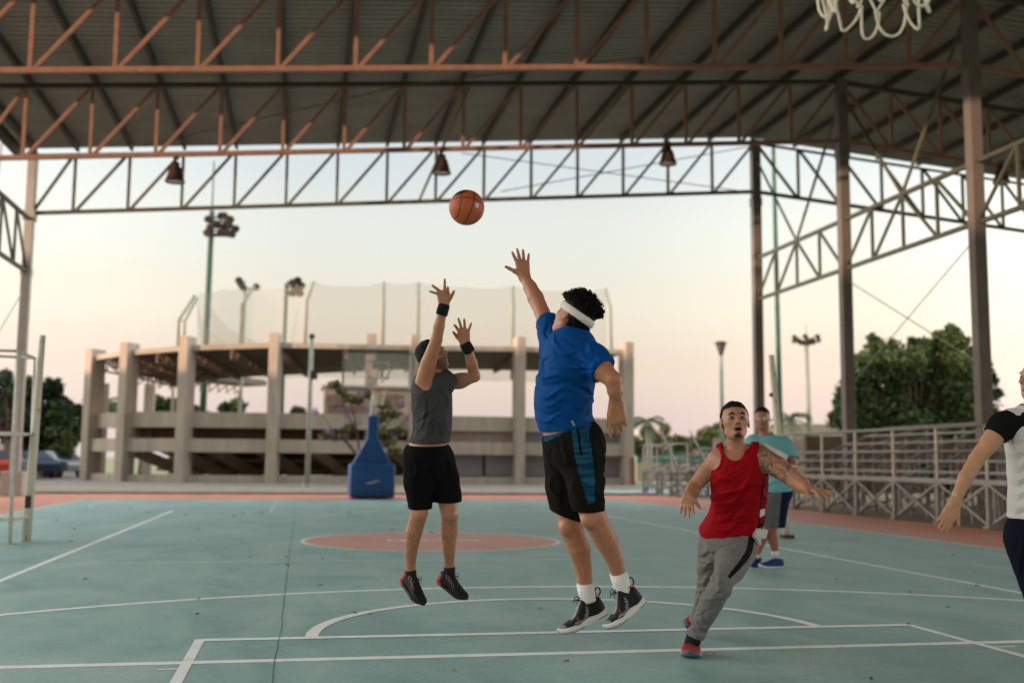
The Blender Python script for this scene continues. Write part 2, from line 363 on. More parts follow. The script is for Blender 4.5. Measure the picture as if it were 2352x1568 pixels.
# bell lamps hanging from the middle truss
lampdef = [(404, 362, 'first bell lamp from the left, above the tall floodlight mast', 'l'), (1015, 345, 'brown bell lamp hanging from the truss just above the ball', 'm'),
           (1533, 326, 'brown bell lamp on the truss to the left of the slim middle columns', 'r'), (2297, 372, 'dark bell lamp at the far right behind the large column', 'x')]
for (px, py, lab, _) in lampdef:
    p = onY(px, py, 20.5)
    t = empty('hanging_lamp', (p.x, 20.5, p.z - .62), lab, 'lamp', 'bell lamps hanging from the middle roof truss')
    c = Vector((p.x, 20.5, p.z))
    a = MB(); a.tube([c + Vector((0, 0, .02)), c + Vector((0, 0, -.14))], .022, 8); a.box(c + Vector((0, 0, -.02)), (.12, .12, .05)); a.build('hook', M_dark, t)
    a = MB(); a.lathe(c + Vector((0, 0, -.64)), [(.245, 0), (.25, .03), (.215, .10), (.175, .26), (.15, .36), (.10, .42), (.10, .50), (.03, .54)], 20); a.build('lamp_shade', M_bell, t, True)
    a = MB(); a.lathe(c + Vector((0, 0, -.62)), [(.001, .0), (.20, .005), (.235, .03)], 20); a.build('lens', M_white, t, True)

# ================================================================ STADIUM BUILDING (curved stand)
st = empty('stadium_stand', (0, 47, 0), 'curved raw concrete stadium stand with tall fins, two bands and a dark lean-to roof', 'stadium')
fins = [(190, 1090, 800, 49.5, .62), (270, 1100, 785, 46.6, .48), (408, 1105, 770, 45.3, .36), (618, 1107, 763, 45, .24), (948, 1110, 768, 45.0, .0), (1195, 1113, 773, 45, -.06), (1447, 1115, 785, 45, -.14)]
FB = []
for (px, yb, yt, Y, an) in fins:
    p = onY(px, yb, Y); q = onY(px, yt, Y); FB.append((Vector((p.x, Y, 0)), q.z, an))
for (p, h, an) in FB:
    ax = (Vector((math.cos(an), -math.sin(an), 0)), Vector((math.sin(an), math.cos(an), 0)), Vector((0, 0, 1)))
    b = MB(); b.box(p + Vector((0, 0, h / 2 - .1)) + ax[1] * .45, (.44, .95, h + .2), ax); b.build('fin', M_conc, st, bevel=.02)
def seg(i, z0, z1, dy, th, name, m, x0=0, x1=1):
    a, c = FB[i][0], FB[i + 1][0]; d = (c - a); nrm = Vector((-d.y, d.x, 0)).normalized()
    a2 = a.lerp(c, x0) + nrm * dy; c2 = a.lerp(c, x1) + nrm * dy
    b = MB(); x = (c2 - a2); L = x.length; x /= L
    b.box((a2 + c2) / 2 + nrm * th / 2 + Vector((0, 0, (z0 + z1) / 2)), (L, th, z1 - z0), (x, nrm, Vector((0, 0, 1)))); return b.build(name, m, st)
M_shut = mat('grey_shutter', (.19, .18, .19), .6, .1, 2, .01, 14, stretch=(8, 1, .2))
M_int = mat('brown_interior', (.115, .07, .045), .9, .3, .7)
M_panel = mat('brown_panel', (.26, .16, .11), .85, .25, .6, col2=(.30, .28, .27))
M_wood = mat('rusty_roof_steel', (.22, .16, .125), .8, .25, 2)
for i in range(6):
    left = i < 4
    seg(i, 2.55, 3.28, .55, .28, 'upper_band', M_conc)
    seg(i, 1.40, 2.02, .28, .28, 'lower_band', M_conc)
    seg(i, -.1, .33, .30, .6, 'plinth', M_conc)
    if left:
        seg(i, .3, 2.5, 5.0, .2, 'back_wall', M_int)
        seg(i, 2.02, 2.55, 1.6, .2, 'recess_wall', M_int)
        # raking beams under the seating
        a, c = FB[i][0], FB[i + 1][0]
        for t in (.25, .8) if i > 1 else (.5,):
            m0 = a.lerp(c, t); bb = MB(); d = (c - a).normalized(); nrm = Vector((-d.y, d.x, 0))
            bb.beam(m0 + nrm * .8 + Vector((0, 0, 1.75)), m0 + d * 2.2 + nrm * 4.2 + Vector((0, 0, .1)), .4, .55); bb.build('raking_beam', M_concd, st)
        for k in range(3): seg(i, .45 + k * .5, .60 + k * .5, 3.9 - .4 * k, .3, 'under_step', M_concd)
    else:
        seg(i, 2.02, 2.55, .75, .1, 'panel', M_panel if i == 4 else M_shut)
        for q in ((0.02, .30), (.33, .66), (.69, .98)): seg(i, .38, 1.40, .72, .06, 'shutter', M_shut, q[0], q[1])
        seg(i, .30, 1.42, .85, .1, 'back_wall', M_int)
    # seating deck behind the bands, fascia and roof
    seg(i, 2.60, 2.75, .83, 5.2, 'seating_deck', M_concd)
def pt(px, py, Y): return onY(px, py, Y)
tops = [(205, 820), (285, 808), (408, 797), (618, 790), (948, 797), (1195, 800), (1447, 807)]
rt = []
for i, (p, h, an) in enumerate(FB):
    z = pt(tops[i][0], tops[i][1], p.y + .4).z
    inn = Vector((math.sin(an), math.cos(an), 0))
    rt.append((p + inn * .35 + Vector((0, 0, z)), p + inn * 6.4 + Vector((0, 0, z - .05 - (.55 if i > 3 else .9)))))
M_under = mat('brown_roof_sheet', (.13, .105, .09), .8, .2, 2)
for i in range(6):
    a, a2 = rt[i]; c, c2 = rt[i + 1]
    b = MB(); th = Vector((0, 0, .06)); b.add([a, c, c2, a2, a + th, c + th, c2 + th, a2 + th], [(0, 1, 2, 3), (7, 6, 5, 4), (0, 4, 5, 1), (2, 6, 7, 3), (1, 5, 6, 2), (0, 3, 7, 4)]); b.build('roof_sheet', M_under, st)
    b = MB(); b.beam(a + Vector((0, 0, -.04)), c + Vector((0, 0, -.04)), .10, .24); b.build('fascia', M_conc, st)
    # trusses under the roof
    for t in (.02, .5) if i < 4 else (.02,):
        p0 = a.lerp(c, t); p1 = a2.lerp(c2, t); dn = Vector((0, 0, -.62)); b = MB()
        b.beam(p0 + dn * .95, p1 + dn * .25, .08); b.beam(p0 + Vector((0, 0, -.1)), p1 + Vector((0, 0, -.05)), .08)
        for k in range(7):
            q0 = p0.lerp(p1, k / 7); q1 = p0.lerp(p1, (k + 1) / 7); f0 = .95 - .7 * k / 7; f1 = .95 - .7 * (k + 1) / 7
            b.beam(q0 + dn * f0, q0 + Vector((0, 0, -.06)), .07); b.beam(q0 + Vector((0, 0, -.08)), q1 + dn * f1, .06)
        b.build('roof_truss', M_wood, st)
# the far arm of the ring roof seen under the near one, with its posts
b = MB(); P0 = pt(285, 862, 54); P1 = pt(558, 888, 70); P2 = pt(558, 876, 70); P3 = pt(285, 826, 54)
b.prism([P0, P1, P2, P3], (1.5, 3, .3)); b.build('far_roof', M_under, st)
b = MB()
for k in range(12):
    q = P0.lerp(P1, k / 12); q2 = P0.lerp(P1, (k + .9) / 12); b.beam(q + Vector((0, -.1, 0)), q + Vector((0, -.1, -.55)), .09); b.beam(q + Vector((0, -.1, -.5)), q2 + Vector((0, -.1, -.05)), .07)
b.build('far_roof_truss', M_wood, st)
for (px, Y, y0, wd) in ((345, 58, 880, .55), (246, 52, 880, .22), (398, 60, 880, .16), (853, 46.5, 767, .5)):
    p = pt(px, y0, Y); b = MB(); b.box((p.x, Y, p.z / 2), (wd, wd, p.z)); b.build('far_fin', M_conc, st)
# ---- net and its bent poles above the stand
netpoles = [(412, 735, 50, 790, 0), (583, 655, 56, 790, 28), (720, 645, 52, 760, 16), (882, 646, 52, 790, 0), (962, 647, 52, 790, 0), (1180, 656, 52, 790, 0), (1393, 661, 52, 800, -8)]
ntl = ['doubled bent net pole standing on the left end of the stand', 'bent net pole between the two small floodlight masts', 'bent net pole rising behind the slim grey lamp pole', 'straight net pole above the clear basketball backboard',
       'net pole just left of the raised hand of the shooter', 'net pole beside the wrist of the blue shirted player', 'net pole at the right end of the netting, behind the curly hair']
for (px, py, Y, yb, dx), lab in zip(netpoles, ntl):
    p = pt(px, py, Y); m0 = pt(px - dx + (0 if dx else -2), py + 45, Y); g = pt(px - dx - 4 if dx >= 0 else px + 12, yb + 8, Y)
    t = MB(); t.tube([Vector((g.x, Y, 5.6)), Vector((m0.x, Y, m0.z)), Vector((p.x, Y + .3, p.z))], .10, 8)
    if px == 412:
        q = pt(448, 678, Y); t = MB(); t.tube([Vector((g.x, Y, 5.6)), pt(410, 735, Y), q], .09, 8); t.tube([pt(422, 790, Y), pt(424, 738, Y), q + Vector((.1, .2, -.1))], .07, 8); t.beam(pt(410, 735, Y), pt(424, 738, Y), .06)
    o = t.build('net_pole', M_pole, None, True); tag(o, lab, 'pole', 'poles holding the net above the stand')
b = MB(); netp = [(455, 672, 52), (510, 664, 54), (583, 657, 56), (650, 662, 54), (720, 647, 52), (800, 657, 52), (882, 648, 52), (962, 649, 52), (1070, 659, 52), (1180, 657, 52), (1290, 668, 52), (1393, 661, 52)]
for i in range(len(netp) - 1):
    (x0, y0, Y0), (x1, y1, Y1) = netp[i], netp[i + 1]; n = 6
    for k in range(n):
        f0, f1 = k / n, (k + 1) / n
        sag = lambda f: 4 * math.sin(math.pi * f)
        A = pt(x0 + (x1 - x0) * f0, y0 + (y1 - y0) * f0 + sag(f0), Y0 + (Y1 - Y0) * f0); B = pt(x0 + (x1 - x0) * f1, y0 + (y1 - y0) * f1 + sag(f1), Y0 + (Y1 - Y0) * f1)
        Ab = Vector((A.x, A.y, 5.5)); Bb = Vector((B.x, B.y, 5.5)); b.add([Ab, Bb, B, A], [(0, 1, 2, 3)])
for (x0, y0, x1, y1) in ((448, 678, 480, 790), (480, 700, 560, 790)):
    A = pt(x0, y0, 50); B = pt((x0 + x1) / 2 + 4, (y0 * .4 + y1 * .6), 50); D = pt(x1 + 40, y1, 50); E = pt(x0 + 12, 792, 50)
    b.add([A, B, D, E], [(0, 1, 2, 3)])
o = b.build('safety_net', M_mesh); tag(o, 'fine see-through safety net hung between bent poles above the concrete stand', 'net')

# ================================================================ MASTS
def flood_mast(px, ytop, ybot, Y, r, lamps, lab, antenna=0, m=M_green_pole, zb=0):
    p = pt(px, ytop, Y); t = empty('floodlight_mast', (p.x, Y, 0), lab, 'floodlight mast', 'floodlight masts behind the stadium')
    pb = pt(px if not isinstance(ybot, tuple) else ybot[0], 900, Y)
    a = MB(); a.tube([(p.x - .1, Y, -.03), (p.x, Y, p.z)], [r * 1.3, r], 10)
    if antenna: a.tube([(p.x, Y, p.z), (p.x, Y, p.z + antenna)], .05, 6)
    a.build('pole', m, t, True)
    xs_ = [l[0] for l in lamps]; 
    a = MB()
    for zz in sorted(set(l[1] for l in lamps)): 
        row = [l[0] for l in lamps if l[1] == zz] + [px]
        A = pt(min(row), zz + 8, Y); B = pt(max(row), zz + 8, Y); a.beam(A, B + Vector((.01, 0, 0)), .1)
    a.build('crossarm', M_dark, t)
    for (lx, ly) in lamps:
        q = pt(lx, ly, Y - .3); a = MB(); dr = Vector((rnd.uniform(-.4, .4), -.8, -.55)).normalized()
        a.lathe(q, [(.02, 0), (.14, .05), (.22, .16), (.27, .30), (.25, .31), (.02, .26)], 10, axis=dr); a.build('floodlight', M_dark, t, True)
flood_mast(487, 485, (475,), 62, .17, [(480, 500), (486, 520), (505, 492), (517, 492), (530, 500), (500, 512), (515, 515), (528, 514), (538, 522), (508, 530), (524, 532), (533, 534), (480, 532)], 'tallest floodlight mast with a cluster of many lamps, behind the left part of the stand', 3.2)
flood_mast(563, 655, (560,), 66, .12, [(550, 640), (556, 648), (562, 656), (586, 655)], 'small floodlight mast with lamps tilted left, between the tallest mast and the middle mast', 0, M_pole)
flood_mast(658, 652, (648,), 60, .12, [(676, 645), (684, 640), (690, 652), (680, 662), (690, 668), (672, 668)], 'middle floodlight mast with a tight bunch of lamps on its right side', 0)
# slim grey pole in front of the stand
g = gnd(705, 1117); tpz = pt(717, 772, g.y)
t = empty('lamp_pole', (g.x, g.y, 0), 'slim grey pole with a small round cap standing in front of the stand', 'pole')
a = MB(); a.tube([(g.x, g.y, -.02), (g.x + .02, g.y, tpz.z - .1)], [.11, .085], 10); a.lathe((g.x, g.y, 0), [(.001, .12), (.2, .1), (.2, 0)], 12); a.build('pole', M_pole, t, True)
a = MB(); a.sphere((g.x + .02, g.y, tpz.z), (.13, .13, .12)); a.build('cap', M_dark, t, True)
a = MB(); a.box((g.x + .15, g.y, tpz.z - 1.6), (.28, .2, .36)); a.build('junction_box', M_dark, t)
# street lamps and the far mast on the right
p = pt(1655, 782, 48); t = empty('street_lamp', (p.x, 48, 0), 'post-top street lamp with an inverted cone head, beside the red shirted player', 'street lamp')
a = MB(); a.tube([(p.x + .05, 48, -.03), (p.x, 48, p.z - .6)], [.13, .10], 10); a.build('pole', M_pole, t, True)
a = MB(); a.lathe((p.x, 48, p.z - .85), [(.09, 0), (.14, .2), (.30, .68), (.27, .7), (.02, .72)], 14); a.build('lamp_head', M_dark, t, True)
a = MB(); a.lathe((p.x, 48, p.z - .15), [(.33, 0), (.36, .03), (.20, .10), (.02, .13)], 14); a.build('lamp_lid', M_dark, t, True)
p = pt(1851, 790, 75); t = empty('floodlight_mast', (p.x, 75, 0), 'far floodlight mast with a crown of lamps, seen between the middle and right columns', 'floodlight mast', 'floodlight masts behind the stadium')
a = MB(); a.tube([(p.x + .15, 75, -.03), (p.x, 75, p.z)], [.24, .16], 10); a.tube([(p.x, 75, p.z), (p.x, 75, p.z + 1.6)], .05, 6); a.build('pole', M_pole, t, True)
a = MB(); a.lathe((p.x, 75, p.z - .1), [(.3, 0), (.85, .25), (.9, .25), (.9, .35), (.3, .3)], 14); a.build('ring', M_dark, t)
for k in range(12):
    an = 2 * math.pi * k / 12; d = Vector((math.cos(an), math.sin(an), -.5)).normalized()
    a = MB(); a.lathe((p.x + .85 * math.cos(an), 75 + .85 * math.sin(an), p.z + (.35 if k % 2 else .65)), [(.02, 0), (.13, .05), (.22, .3), (.02, .26)], 10, axis=d); a.build('floodlight', M_bell, t, True)
# tall green pole behind the far truss and the pole at the left edge
p = pt(1775, 318, 40); g = pt(1791, 965, 40)
a = MB(); a.tube([(g.x, 40, -.03), (g.x, 40, g.z), (p.x, 40, p.z)], [.14, .13, .09], 10); o = a.build('tall_pole', M_green_pole, None, True); tag(o, 'very tall thin green pole rising behind the canopy edge, right of the first column', 'pole')
p = pt(12, 265, 31); a = MB(); a.tube([(p.x - .75, 31, -.03), (p.x, 31, p.z)], [.075, .05], 8); o = a.build('tall_pole', M_colg, None, True); tag(o, 'thin pale pole at the left edge of the picture, outside the canopy', 'pole')

# ================================================================ FAR HOOP
hp = empty('basketball_hoop', (.2, 24.5, 0), 'blue padded basketball hoop with clear backboard at the far end of the court', 'basketball hoop')
a = MB(); a.box((.19, 25.0, .52), (1.28, 1.5, .96)); a.build('base_pad', M_blue, hp, True, .06)
a = MB(); y0 = 24.9; prof = [(-.42, .98), (.80, .98), (.36, 1.78), (.34, 2.40), (.05, 2.40), (.03, 1.78)]
prof = [(-.37, .99), (.75, .99), (.36, 1.74), (.345, 2.40), (.055, 2.40), (.04, 1.74)]
a.prism([(x, y0 - .2, z) for x, z in prof], (0, .5, 0)); a.build('post_pad', M_blue, hp, False, .03)
a = MB(); a.beam((.2, 24.95, 2.35), (.22, 24.55, 3.15), .16); a.beam((.2, 24.95, 2.45), (.25, 24.15, 3.75), .08); a.build('arm', M_white, hp)
a = MB(); a.box((.27, 24.1, 3.655), (1.98, .02, 1.05)); bbd = a.build('backboard', M_glass, hp)
a = MB()
for (c, d) in (((.27, 24.1, 4.185), (2.06, .05, .05)), ((.27, 24.1, 3.125), (2.06, .05, .07)), ((-.735, 24.1, 3.655), (.05, .05, 1.0)), ((1.275, 24.1, 3.655), (.05, .05, 1.0))): a.box(c, d)
a.beam((-.3, 24.14, 3.9), (.2, 24.2, 3.3), .03); a.beam((.85, 24.14, 3.9), (.34, 24.2, 3.3), .03); a.box((.27, 24.16, 3.86), (.35, .06, .26)); a.build('frame', M_alu, bbd)
a = MB(); a.box((.27, 24.09, 3.45), (.62, .008, .05)); a.box((.27, 24.09, 3.9), (.62, .008, .04)); a.box((-.02, 24.09, 3.675), (.04, .008, .4)); a.box((.56, 24.09, 3.675), (.04, .008, .4)); a.build('target_square', M_white, bbd)
def torus(b, c, R_, r, n=32, m=8):
    vs = []; fs = []
    for i in range(n):
        for j in range(m):
            A = 2 * math.pi * i / n; B = 2 * math.pi * j / m; vs.append(Vector(c) + Vector(((R_ + r * math.cos(B)) * math.cos(A), (R_ + r * math.cos(B)) * math.sin(A), r * math.sin(B))))
    for i in range(n):
        for j in range(m): fs.append((i * m + j, ((i + 1) % n) * m + j, ((i + 1) % n) * m + (j + 1) % m, i * m + (j + 1) % m))
    b.add(vs, fs)
a = MB(); torus(a, (.27, 23.72, 3.10), .225, .012); a.box((.27, 24.0, 3.09), (.2, .14, .07)); a.build('rim', M_red, hp, True)
def net_mesh(c, r0, r1, h, n, rows, rr, jit=0):
    b = MB(); c = Vector(c)
    def P(i, j):
        f = j / rows; r = r0 + (r1 - r0) * f ** .8; A = 2 * math.pi * (i + (.5 if j % 2 else 0)) / n
        return c + Vector((r * math.cos(A), r * math.sin(A), -h * f))
    for j in range(rows):
        for i in range(n):
            for di in ((0, -1) if j % 2 == 0 else (0, 1)):
                b.tube([P(i, j), (P(i, j) + P(i + di, j + 1)) / 2 * 1.0, P(i + di, j + 1)], rr, 5)
    return b
net_mesh((.27, 23.72, 3.09), .22, .13, .42, 10, 4, .006).build('net', M_rope, hp)
a = MB(); q = Vector((.1, 24.24, .42))
for (dx, dz, L, an) in ((-.10, .02, .16, .5), (-.02, .05, .15, .3), (.05, .04, .12, .6), (.14, .09, .06, .2), (.2, .1, .08, -.3)):
    a.beam(q + Vector((dx, 0, dz)), q + Vector((dx + L * math.cos(an), 0, dz + L * .35 * math.sin(an))), .004, .022)
a.build('worn_lettering', M_white, hp)

# ================================================================ NEAR HOOP (net seen at the top edge)
nh = empty('basketball_hoop', (.02, -4.0, 3.05), 'near basketball hoop whose pale rope net hangs into the top edge', 'basketball hoop')
HC = Vector((-.022, -4.06, 3.05))
a = MB(); torus(a, HC, .229, .009, 40); a.box(HC + Vector((0, -.30, -.01)), (.16, .16, .09)); a.build('rim', M_red, nh, True)
a = MB(); a.box(HC + Vector((0, -.42, .42)), (1.8, .03, 1.05)); a.build('backboard', M_glass, nh)
a = MB(); a.beam(HC + Vector((0, -.45, .2)), HC + Vector((0, -2.6, -.3)), .14); a.build('arm', M_blue, nh)
# rope net of diamonds, slack and uneven
a = MB(); n = 12
def jit(i, j): r_ = random.Random(i * 31 + j * 7 + 3); return Vector((r_.uniform(-1, 1), r_.uniform(-1, 1), r_.uniform(-1, 1)))
def NP(i, j):
    i2 = i % n; f = j / 4; r = [.225, .195, .178, .168, .160][j] ; A = 2 * math.pi * (i + (.5 if j % 2 else 0)) / n + .12
    z = [-.012, -.135, -.255, -.355, -.475][j]
    return HC + Vector((r * math.cos(A), r * math.sin(A), z)) + jit(i2, j) * (.014 if j > 1 else .004) * (1.2 if j == 4 else 1)
def rope(p0, p1, slack):
    pts = []
    for k in range(7):
        f = k / 6; q = p0.lerp(p1, f); q.z -= slack * math.sin(math.pi * f); rad = Vector((q.x - HC.x, q.y - HC.y, 0)).normalized(); q += rad * slack * .5 * math.sin(2 * math.pi * f); pts.append(q)
    a.tube(pts, .0047, 6)
for j in range(3):
    for i in range(n):
        for di in ((0, -1) if j % 2 == 0 else (0, 1)): rope(NP(i, j), NP(i + di, j + 1), .008)
for i in range(n):                                           # knots
    for j in (1, 2, 3):
        a.sphere(NP(i, j), .0095, 8, 6)
for i in range(n):                                           # bottom loops hanging between the last knots
    p0, p1 = NP(i, 3), NP(i + 1, 3); dep = [.11, .12, .10, .115, .105, .12][i % 6]
    pts = []
    for k in range(13):
        f = k / 12; q = p0.lerp(p1, f); q.z -= dep * .9 * math.sin(math.pi * f) ** .85; q.x += .012 * math.sin(f * 6 + i); pts.append(q)
    a.tube(pts, .0050, 6)
a.build('net', M_rope, nh, True)
bpy.context.view_layer.update()

# ================================================================ BLEACHERS
def bleacher(X0, ys_, rows, lab, group, rail=1.85, rise=.225, run=.60, x_end=None):
    t = empty('bleacher', (X0, (ys_[0] + ys_[-1]) / 2, 0), lab, 'bleacher', group)
    y0, y1 = ys_[0], ys_[-1]
    for y in ys_:
        a = MB(); a.box((X0, y, .42), (.07, .07, .84)); a.box((X0, y, .02), (.16, .16, .04)); a.build('front_leg', M_alu, t)
        a = MB(); a.box((X0, y, .84 + (rail - .84) / 2), (.045, .045, rail - .84)); a.build('rail_post', M_post, t)
        a = MB()
        for k in range(rows + 1):
            x = X0 + .15 + k * run; z = .72 + k * rise; a.box((x, y + .03, z / 2), (.05, .05, z))
        a.beam((X0, y + .03, .75), (X0 + rows * run, y + .03, .75 + rows * rise), .05); a.beam((X0, y + .03, .08), (X0 + rows * run, y + .03, .5 + rows * rise * .5), .04)
        a.build('side_frame', M_alu, t)
    for i in range(len(ys_) - 1):
        a = MB(); a.beam((X0 - .01, ys_[i], .06), (X0 - .01, ys_[i + 1], .80), .045, .045); a.beam((X0 + .035, ys_[i], .80), (X0 + .035, ys_[i + 1], .06), .045, .045); a.build('cross_brace', M_alu, t)
        a = MB(); X2 = X0 + rows * run; a.beam((X2, ys_[i], .3), (X2, ys_[i + 1], 1.7), .04); a.beam((X2 + .035, ys_[i], 1.7), (X2 + .035, ys_[i + 1], .3), .04); a.build('rear_brace', M_alu, t); a = MB(); a.beam((X0 + 1.4, ys_[i], .1), (X0 + 1.4, ys_[i + 1], 1.1), .035); a.build('inner_brace', M_alu, t)
    for (z, r_) in ((rail, .034), (rail - .46, .03)):
        a = MB(); a.tube([(X0, y0 - .1, z), (X0, y1 + .1, z)], r_, 8); a.build('guard_rail', M_alu, t, True)
    a = MB(); a.box((X0 + .02, (y0 + y1) / 2, .82), (.13, y1 - y0 + .3, .09)); a.build('deck_edge', M_alu, t)
    for k in range(rows):
        x = X0 + .55 + k * run; z = .98 + k * rise
        a = MB(); a.box((x + .08, (y0 + y1) / 2, z), (.26, y1 - y0 + .2, .045)); a.build('seat_plank', M_alu, t)
        a = MB(); a.box((x - .25, (y0 + y1) / 2, z - .22), (.24, y1 - y0 + .2, .04)); a.build('foot_plank', M_alu, t)
    return t
yn = [18.36 - 1.58 * k for k in range(7)]; yn = sorted(yn + [20.0])
bleacher(10.3, yn, 6, 'long aluminium bleacher with cream rail posts and crossed legs along the right of the court', 'aluminium bleachers')
bleacher(10.9, [27.6 + 1.6 * k for k in range(4)], 4, 'smaller distant aluminium bleacher with end stairs, behind the red shirted player', 'aluminium bleachers', rail=1.75)
t = bpy.data.objects['bleacher.001']
a = MB(); q = Vector((10.4, 27.0, 0))
for k in range(4): a.box(q + Vector((.3, .9 - k * .35, .75 - .19 * k)), (1.1, .3, .04))
a.beam(q + Vector((-.2, -.3, .1)), q + Vector((-.2, 1.2, .95)), .06); a.beam(q + Vector((.85, -.3, .1)), q + Vector((.85, 1.2, .95)), .06)
a.beam(q + Vector((-.2, -.4, 1.0)), q + Vector((-.2, 1.3, 2.2)), .045); a.beam(q + Vector((.85, -.4, 1.0)), q + Vector((.85, 1.3, 2.2)), .045)
for yy in (-.35, .4, 1.2): a.beam(q + Vector((-.2, yy, 0)), q + Vector((-.2, yy, 1.25 + yy * .65)), .045); a.beam(q + Vector((.85, yy, 0)), q + Vector((.85, yy, 1.25 + yy * .65)), .045)
a.build('stairs', M_alu, t)

# ================================================================ VOLLEYBALL POSTS, REFEREE STAND
g = gnd(60, 1243); tp = onY(98, 770, g.y)
t = empty('volleyball_post', (g.x, g.y, 0), 'leaning white volleyball post with rust streaks beside the referee stand on the left', 'volleyball post', 'volleyball posts')
a = MB(); a.tube([(g.x, g.y, 0), g.lerp(tp, .5), tp], [.062, .056, .040], 12); a.build('post', M_rust, t, True)
a = MB(); q = g.lerp(tp, .19); a.box(q + Vector((0, -.05, 0)), (.07, .07, .16)); a.build('winch', M_bell, t)
g = gnd(1807, 1236); tp = onY(1771, 815, g.y)
t = empty('volleyball_post', (g.x, g.y, 0), 'leaning cream volleyball post with a rusty top behind the man in the aqua shirt', 'volleyball post', 'volleyball posts')
a = MB(); a.tube([(g.x, g.y, 0), g.lerp(tp, .5), tp], [.060, .055, .042], 12); a.build('post', M_rust, t, True)
a = MB(); a.box(g.lerp(tp, .78) + Vector((-.05, 0, 0)), (.06, .05, .06)); a.box(g + Vector((0, 0, .03)), (.17, .17, .06)); a.build('fitting', M_bell, t)
# stand
g = gnd(23, 1249); Y = g.y
t = empty('referee_stand', (g.x - .4, Y + .3, 0), 'white tubular referee stand with a step and a platform at the left edge', 'referee stand')
p1 = onY(43, 806, Y); a = MB()
a.tube([g, onY(33, 990, Y), p1], .026, 8); q2 = onY(80, 822, Y + .5); a.tube([onY(66, 1180, Y + .45), q2], .018, 8)
gl = g + Vector((-.75, 0, 0)); a.tube([gl, Vector((gl.x + .1, Y, p1.z))], .026, 8); a.tube([gl + Vector((.05, .55, 0)), Vector((gl.x + .15, Y + .5, q2.z))], .026, 8)
a.build('leg_frame', M_white, t, True)
a = MB(); a.tube([p1, Vector((gl.x + .1, Y, p1.z)), Vector((gl.x + .15, Y + .5, q2.z + .02)), q2, p1], .02, 8); pz = onY(38, 820, Y).z
a.tube([Vector((p1.x, Y, pz)), Vector((gl.x + .1, Y, pz))], .014, 6); a.build('hand_rail', M_white, t, True)
p3 = onY(33, 995, Y); a = MB(); a.box((p3.x - .36, Y + .25, p3.z), (.78, .58, .045)); a.tube([p3, onY(74, 997, Y + .5)], .018, 6); a.build('platform', M_white, t)
p4 = onY(26, 1192, Y); a = MB(); a.box((p4.x - .30, Y + .12, p4.z), (.72, .26, .05)); a.tube([p4 + Vector((0, 0, 0)), onY(66, 1186, Y + .4)], .02, 6); a.build('step', M_white, t)
# concrete wall end by the left column
a = MB(); a.box((-12.3, 27.2, .26), (3.0, .7, .52)); a.build('concrete_block', M_conc, None, True, .03); tag(bpy.data.objects['concrete_block'], 'low concrete block at the foot of the left canopy column', 'block')

# ================================================================ BALL
bl = onY(1071.5, 477, -.02)
bm = bmesh.new(); bmesh.ops.create_icosphere(bm, subdivisions=5, radius=.121); me = bpy.data.meshes.new('basketball'); bm.to_mesh(me); bm.free()
m = bpy.data.materials.new('basketball'); m.use_nodes = True; tn = m.node_tree; n = tn.nodes; L = tn.links.new; bs = n['Principled BSDF']
tcn = n.new('ShaderNodeTexCoord'); sp = n.new('ShaderNodeSeparateXYZ'); mpn = n.new('ShaderNodeMapping'); L(tcn.outputs['Object'], mpn.inputs[0]); L(mpn.outputs[0], sp.inputs[0])
mpn.inputs['Scale'].default_value = (1 / .121,) * 3
def mth(op, a_, b_=None, c_=None):
    q = n.new('ShaderNodeMath'); q.operation = op
    for i, v in enumerate((a_, b_, c_)):
        if v is None: continue
        if isinstance(v, (int, float)): q.inputs[i].default_value = v
        else: L(v, q.inputs[i])
    return q.outputs[0]
X_, Y_, Z_ = sp.outputs
ax = mth('ABSOLUTE', X_); ay = mth('ABSOLUTE', Y_)
# curved side seams: |x| = .62 + .25*y^2
y2 = mth('MULTIPLY', Y_, Y_); cs = mth('ABSOLUTE', mth('SUBTRACT', ax, mth('MULTIPLY_ADD', y2, .30, .50)))
z_ = mth('ABSOLUTE', Z_)
d = mth('MINIMUM', mth('MINIMUM', ax, z_), cs)
sm = mth('LESS_THAN', d, .030)
blk = mth('GREATER_THAN', mth('ADD', mth('MULTIPLY', X_, -.66), mth('ADD', mth('MULTIPLY', Y_, -.42), mth('MULTIPLY', Z_, .62))), .90)
mk = mth('MAXIMUM', sm, blk)
rr = n.new('ShaderNodeMix'); rr.data_type = 'RGBA'; L(mk, rr.inputs[0]); rr.inputs[6].default_value = (.48, .105, .025, 1); rr.inputs[7].default_value = (.02, .015, .015, 1); L(rr.outputs[2], bs.inputs['Base Color'])
bs.inputs['Roughness'].default_value = .55
vz = n.new('ShaderNodeTexVoronoi'); vz.inputs['Scale'].default_value = 260; L(tcn.outputs['Object'], vz.inputs[0]); bp = n.new('ShaderNodeBump'); bp.inputs['Distance'].default_value = .001; L(vz.outputs[0], bp.inputs['Height']); L(bp.outputs[0], bs.inputs['Normal'])
o = link('basketball', me, m, None, True); o.location = bl; o.rotation_euler = (R(-18), R(14), R(12)); tag(o, 'orange basketball with black seams in mid air under the truss', 'basketball')
a = MB(); dv = (CP - bl).normalized(); rv = CR; 
cc = (dv * .80 + CR * .58 + CU * .12).normalized(); e1 = cc.orthogonal().normalized(); e1 = (CR - cc * CR.dot(cc)).normalized(); e2 = cc.cross(e1)
a.box(bl + cc * .1215, (.026, .030, .003), (e1, e2, cc)); o2 = a.build('logo_patch', M_white, None); o2.parent = o; o2.matrix_parent_inverse = (Matrix.Translation(bl) @ o.rotation_euler.to_matrix().to_4x4()).inverted()
